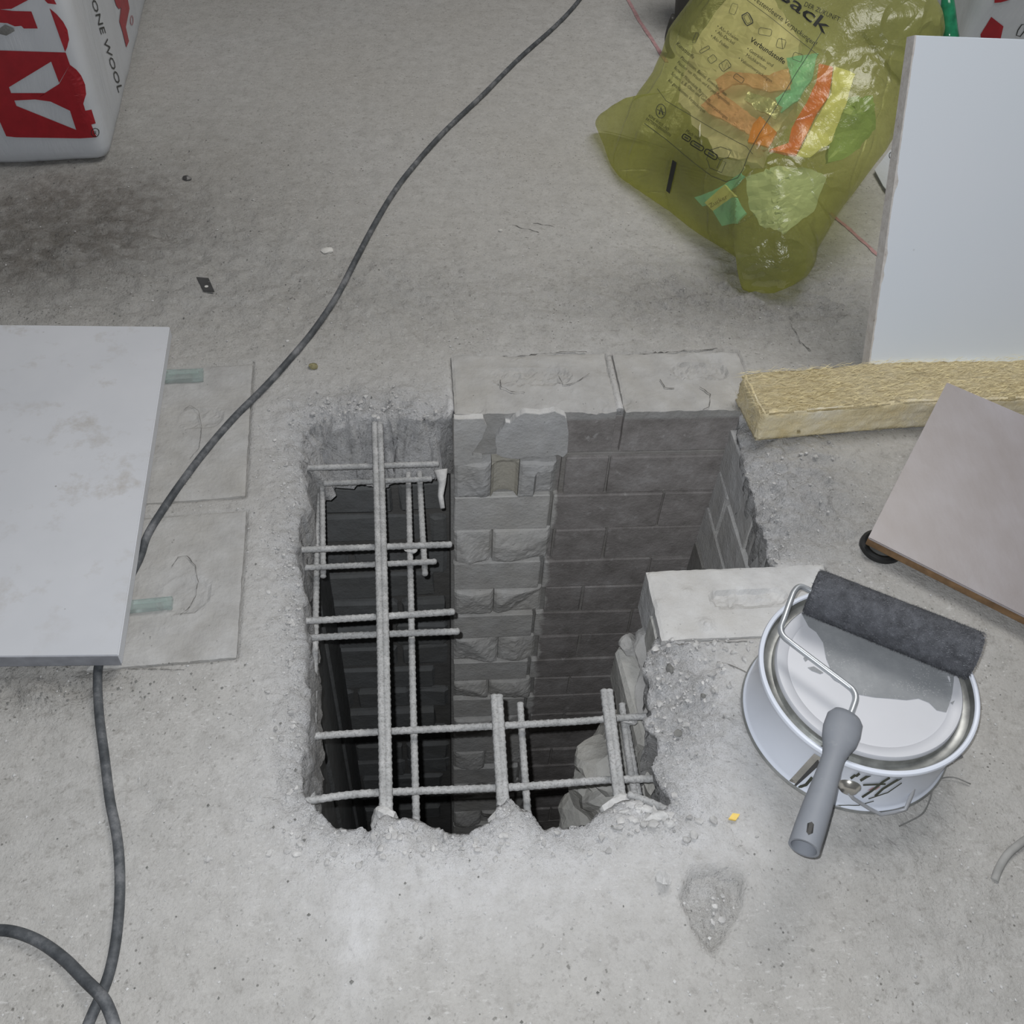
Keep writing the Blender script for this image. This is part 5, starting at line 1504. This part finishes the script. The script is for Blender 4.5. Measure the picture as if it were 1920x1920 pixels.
V = [Vector((v.x, v.y, max(v.z, H + 0.0012))) for v in V]
tag(mkobj('nap', V, Fc, M['nap_fiber'], rl), None, None, None, 'stuff')
wp = [ra + axd * 0.03, ra + axd * 0.004, PZ(1502, 1100, zc + 0.003), PZ(1490, 1108, zc + 0.004), PZ(1482, 1126, zc + 0.004), PZ(1470, 1160, zc + 0.002), PZ(1464, 1178, zc), PZ(1468, 1192, zc - 0.001), PZ(1484, 1206, zc - 0.001),
      PZ(1530, 1241, zc - 0.002), PZ(1586, 1283, zc - 0.003), PZ(1600, 1296, zc - 0.003), PZ(1604, 1310, zc - 0.003), PZ(1599, 1328, zc - 0.003), PZ(1588, 1356, zc - 0.003)]
tube('wire_arm', catmull(wp, 6), 0.0034, M['wire'], rl, 12)
st = [(1590, 1337, 30, .55), (1588, 1341, 54, .62), (1584, 1350, 70, .62), (1578, 1372, 74, .62), (1573, 1390, 68, .66), (1568, 1404, 54, .8), (1563, 1420, 45, .95), (1556, 1440, 45, 1), (1544, 1478, 51, 1), (1532, 1514, 57, 1), (1518, 1556, 61, 1), (1507, 1590, 62, 1)]
pth, rd, flt = [], [], []
for x, y, w, k in st:
    p = PZ(x, y, H + 0.0205); q = PZ(x + w / 2, y, H + 0.0205)
    pth.append(p); rd.append((q - p).length * 0.93); flt.append((1.0, k))
V, Fc = tube_data(pth, rd, 28, cap=False, flat=flt)
Fc.append(tuple(reversed(range(28))))
n0 = (len(pth) - 1) * 28
dirh = (pth[-1] - pth[-2]).normalized()
b = len(V)
cen = pth[-1]
for sc, dd in ((0.84, 0.0), (0.80, -0.03)):
    for k in range(28): V.append(cen + (V[n0 + k] - cen) * sc + dirh * dd)
for k in range(28):
    k2 = (k + 1) % 28
    Fc.append((n0 + k, n0 + k2, b + k2, b + k)); Fc.append((b + k, b + k2, b + 28 + k2, b + 28 + k))
Fc.append(tuple(b + 28 + k for k in range(28)))
gr = mkobj('handle', V, Fc, M['grip'], rl, True)
md = gr.modifiers.new('edges', 'EDGE_SPLIT'); md.split_angle = math.radians(45)
GB = bvh_of(gr)
decal_poly('hanging_hole', [(1514, 1544), (1522, 1541), (1526, 1546), (1524, 1562), (1516, 1566), (1512, 1560)], GB, 0.0004, M['black'], gr, 6)

# ------------------------------------------------------------------ small things on the floor
def bit(name, px, py, sx, sy, sz, mat, label, cat, seed):
    p = PZ(px, py, 0.0)
    o = rock(name, (p.x, p.y, floor_z(p.x, p.y) + sz * 0.55), (sx, sy, sz), mat, None, seed, 2)
    return tag(o, label, cat)
bit('plaster_flake', 612, 471, 0.013, 0.011, 0.0035, M['white_chip'], 'white plaster flake beside the long cable', 'flake', 1)
bit('plaster_flake', 446, 741, 0.0045, 0.005, 0.003, M['white_chip'], 'tiny white chip by the far glass strip', 'flake', 2)
bit('plaster_flake', 288, 1233, 0.009, 0.010, 0.0012, M['white_chip'], 'thin pale flake near the board corner and cable', 'flake', 3)
bit('plaster_flake', 939, 432, 0.005, 0.005, 0.003, M['white_chip'], 'small white crumb on the open floor above the opening', 'flake', 4)
bit('earth_crumb', 588, 690, 0.008, 0.008, 0.004, M['moss'], 'brownish green crumb next to the long cable', 'crumb', 5)
bit('pebble', 1256, 1254, 0.006, 0.008, 0.005, M['grey_stone'], 'dark grey pebble in the rubble in front of the floor level brick', 'pebble', 6)
bit('pebble', 1318, 1305, 0.004, 0.004, 0.003, M['grey_stone'], 'small grey pebble left of the paint pail', 'pebble', 7)
bit('pebble', 1270, 1377, 0.006, 0.005, 0.003, M['grey_stone'], 'flat grey pebble beside the ragged right edge of the opening', 'pebble', 8)
bit('mortar_crumb', 1242, 1652, 0.009, 0.009, 0.006, M['dust'], 'white mortar crumb left of the triangular chip in the floor', 'crumb', 9)
bit('stone', 352, 338, 0.010, 0.008, 0.004, M['dark_metal'], 'dark crumb on the floor right of the stone wool pack', 'crumb', 10)
yb = [PZ(x, y, 0.004) for x, y in [(1366, 1535), (1374, 1524), (1388, 1526), (1380, 1538)]]
tag(prism('plastic_scrap', yb, 0.003, M['yellow_bit'], None, 0.0004), 'small yellow plastic scrap in front of the paint pail', 'scrap')
mp = empty('metal_plate', PZ(384, 532, 0)); tag(mp, 'small dark metal plate with a hole on the floor at left', 'metal plate')
prism('plate', [PZ(x, y, 0.004) for x, y in [(368, 519), (391, 521), (402, 546), (381, 545)]], 0.002, M['dark_metal'], mp, 0.0003)
pp = PZ(387, 537, 0.0042)
lathe('hole_edge', [(0.0, 0.0003), (0.003, 0.0003), (0.0032, 0.0)], pp.x, pp.y, M['white_chip'], mp, 20, True, pp.z)

# broken bits along the ragged edge
V, Fc = [], []
bmr = bmesh.new(); bmesh.ops.create_icosphere(bmr, subdivisions=1, radius=1.0)
ico_v = [v.co.copy() for v in bmr.verts]; ico_f = [tuple(v.index for v in f.verts) for f in bmr.faces]; bmr.free()
def add_chunk(x, y, s):
    z = floor_z(x, y) + s * 0.25
    b = len(V); kx, ky, kz = random.uniform(.6, 1.3), random.uniform(.6, 1.3), random.uniform(.3, .7)
    pl_ = [(Vector((random.uniform(-1, 1), random.uniform(-1, 1), random.uniform(-.3, 1))).normalized(), random.uniform(.4, .8)) for _ in range(5)]
    for q in ico_v:
        p = q.copy()
        for d, k in pl_:
            h = p.dot(d)
            if h > k: p -= d * (h - k)
        V.append((x + p.x * s * kx, y + p.y * s * ky, z + p.z * s * kz))
    for f in ico_f: Fc.append(tuple(b + i for i in f))
for px, py, rx, ry, n_, sm in [(1290, 1270, 60, 40, 60, 0.006), (1260, 1350, 35, 60, 50, 0.005), (1220, 1530, 55, 22, 60, 0.007), (545, 1150, 18, 200, 120, 0.005), (700, 765, 90, 14, 70, 0.005), (820, 1580, 200, 20, 110, 0.005), (1500, 900, 60, 80, 50, 0.005), (1330, 1210, 70, 10, 40, 0.006), (1420, 1040, 20, 15, 15, 0.006), (1345, 1690, 25, 35, 12, 0.004)]:
    qs = [PZ(random.gauss(px, rx), random.gauss(py, ry)) for _ in range(n_)]
    ds = sdist(np.array([q.x for q in qs]), np.array([q.y for q in qs]), HR)[0]
    for q, d0 in zip(qs, ds):
        if d0 > 0.004 and (q.x - 0.4735) ** 2 + (q.y - 0.5465) ** 2 > 0.126 ** 2 and not (0.275 < q.x < 0.52 and 0.67 < q.y < 0.775):
            add_chunk(q.x, q.y, sm * random.uniform(0.3, 1.0) ** 1.5)
tag(mkobj('concrete_rubble', V, Fc, M['rubble']), 'broken pale concrete bits along the ragged edge of the opening', 'rubble', None, 'stuff')

# crumbs nobody could count
V, Fc = [], []
oc = [(1, 0, 0), (-1, 0, 0), (0, 1, 0), (0, -1, 0), (0, 0, 1), (0, 0, -1)]
of = [(0, 2, 4), (2, 1, 4), (1, 3, 4), (3, 0, 4), (2, 0, 5), (1, 2, 5), (3, 1, 5), (0, 3, 5)]
nper = len(HR)
def add_crumb(x, y, s):
    z = floor_z(x, y) + s * 0.3
    b = len(V)
    for q in oc: V.append((x + q[0] * s * random.uniform(.5, 1.2), y + q[1] * s * random.uniform(.5, 1.2), z + q[2] * s * random.uniform(.35, .8)))
    for f in of: Fc.append(tuple(b + i for i in f))
from mathutils.geometry import intersect_point_line
cand = []
for _ in range(2600):
    i = random.randrange(nper); p = HR[i]
    if p[1] > 1.07 and p[0] > 0.03: continue
    cand.append((p[0] + random.gauss(0, 0.03), p[1] + random.gauss(0, 0.03)))
for _ in range(1500):
    q = PZ(random.uniform(0, 1920), random.uniform(200, 1920)); cand.append((q.x, q.y))
ca_ = np.array(cand); dd_ = sdist(ca_[:, 0], ca_[:, 1], HR)[0]
for (x, y), d in zip(cand, dd_):
    if d > 0.004 and not ((x - cx) ** 2 + (y - cy) ** 2 < 0.125 ** 2): add_crumb(x, y, random.uniform(0.0006, 0.0022))
tag(mkobj('concrete_crumbs', V, Fc, M['dust']), 'pale concrete crumbs scattered over the floor', 'crumbs', None, 'stuff')
V, Fc = [], []
qs = []
for _ in range(700):
    b = random.choice([(70, 420, 150, 90), (120, 1275, 120, 25), (300, 480, 260, 130), (900, 1400, 800, 450)])
    qs.append(PZ(random.gauss(b[0], b[2]), random.gauss(b[1], b[3])))
for q, d0 in zip(qs, sdist(np.array([q.x for q in qs]), np.array([q.y for q in qs]), HR)[0]):
    if d0 > 0.006: add_crumb(q.x, q.y, random.uniform(0.0006, 0.0024))
tag(mkobj('dirt_crumbs', V, Fc, M['grey_stone']), 'dark dirt crumbs scattered over the floor', 'crumbs', None, 'stuff')
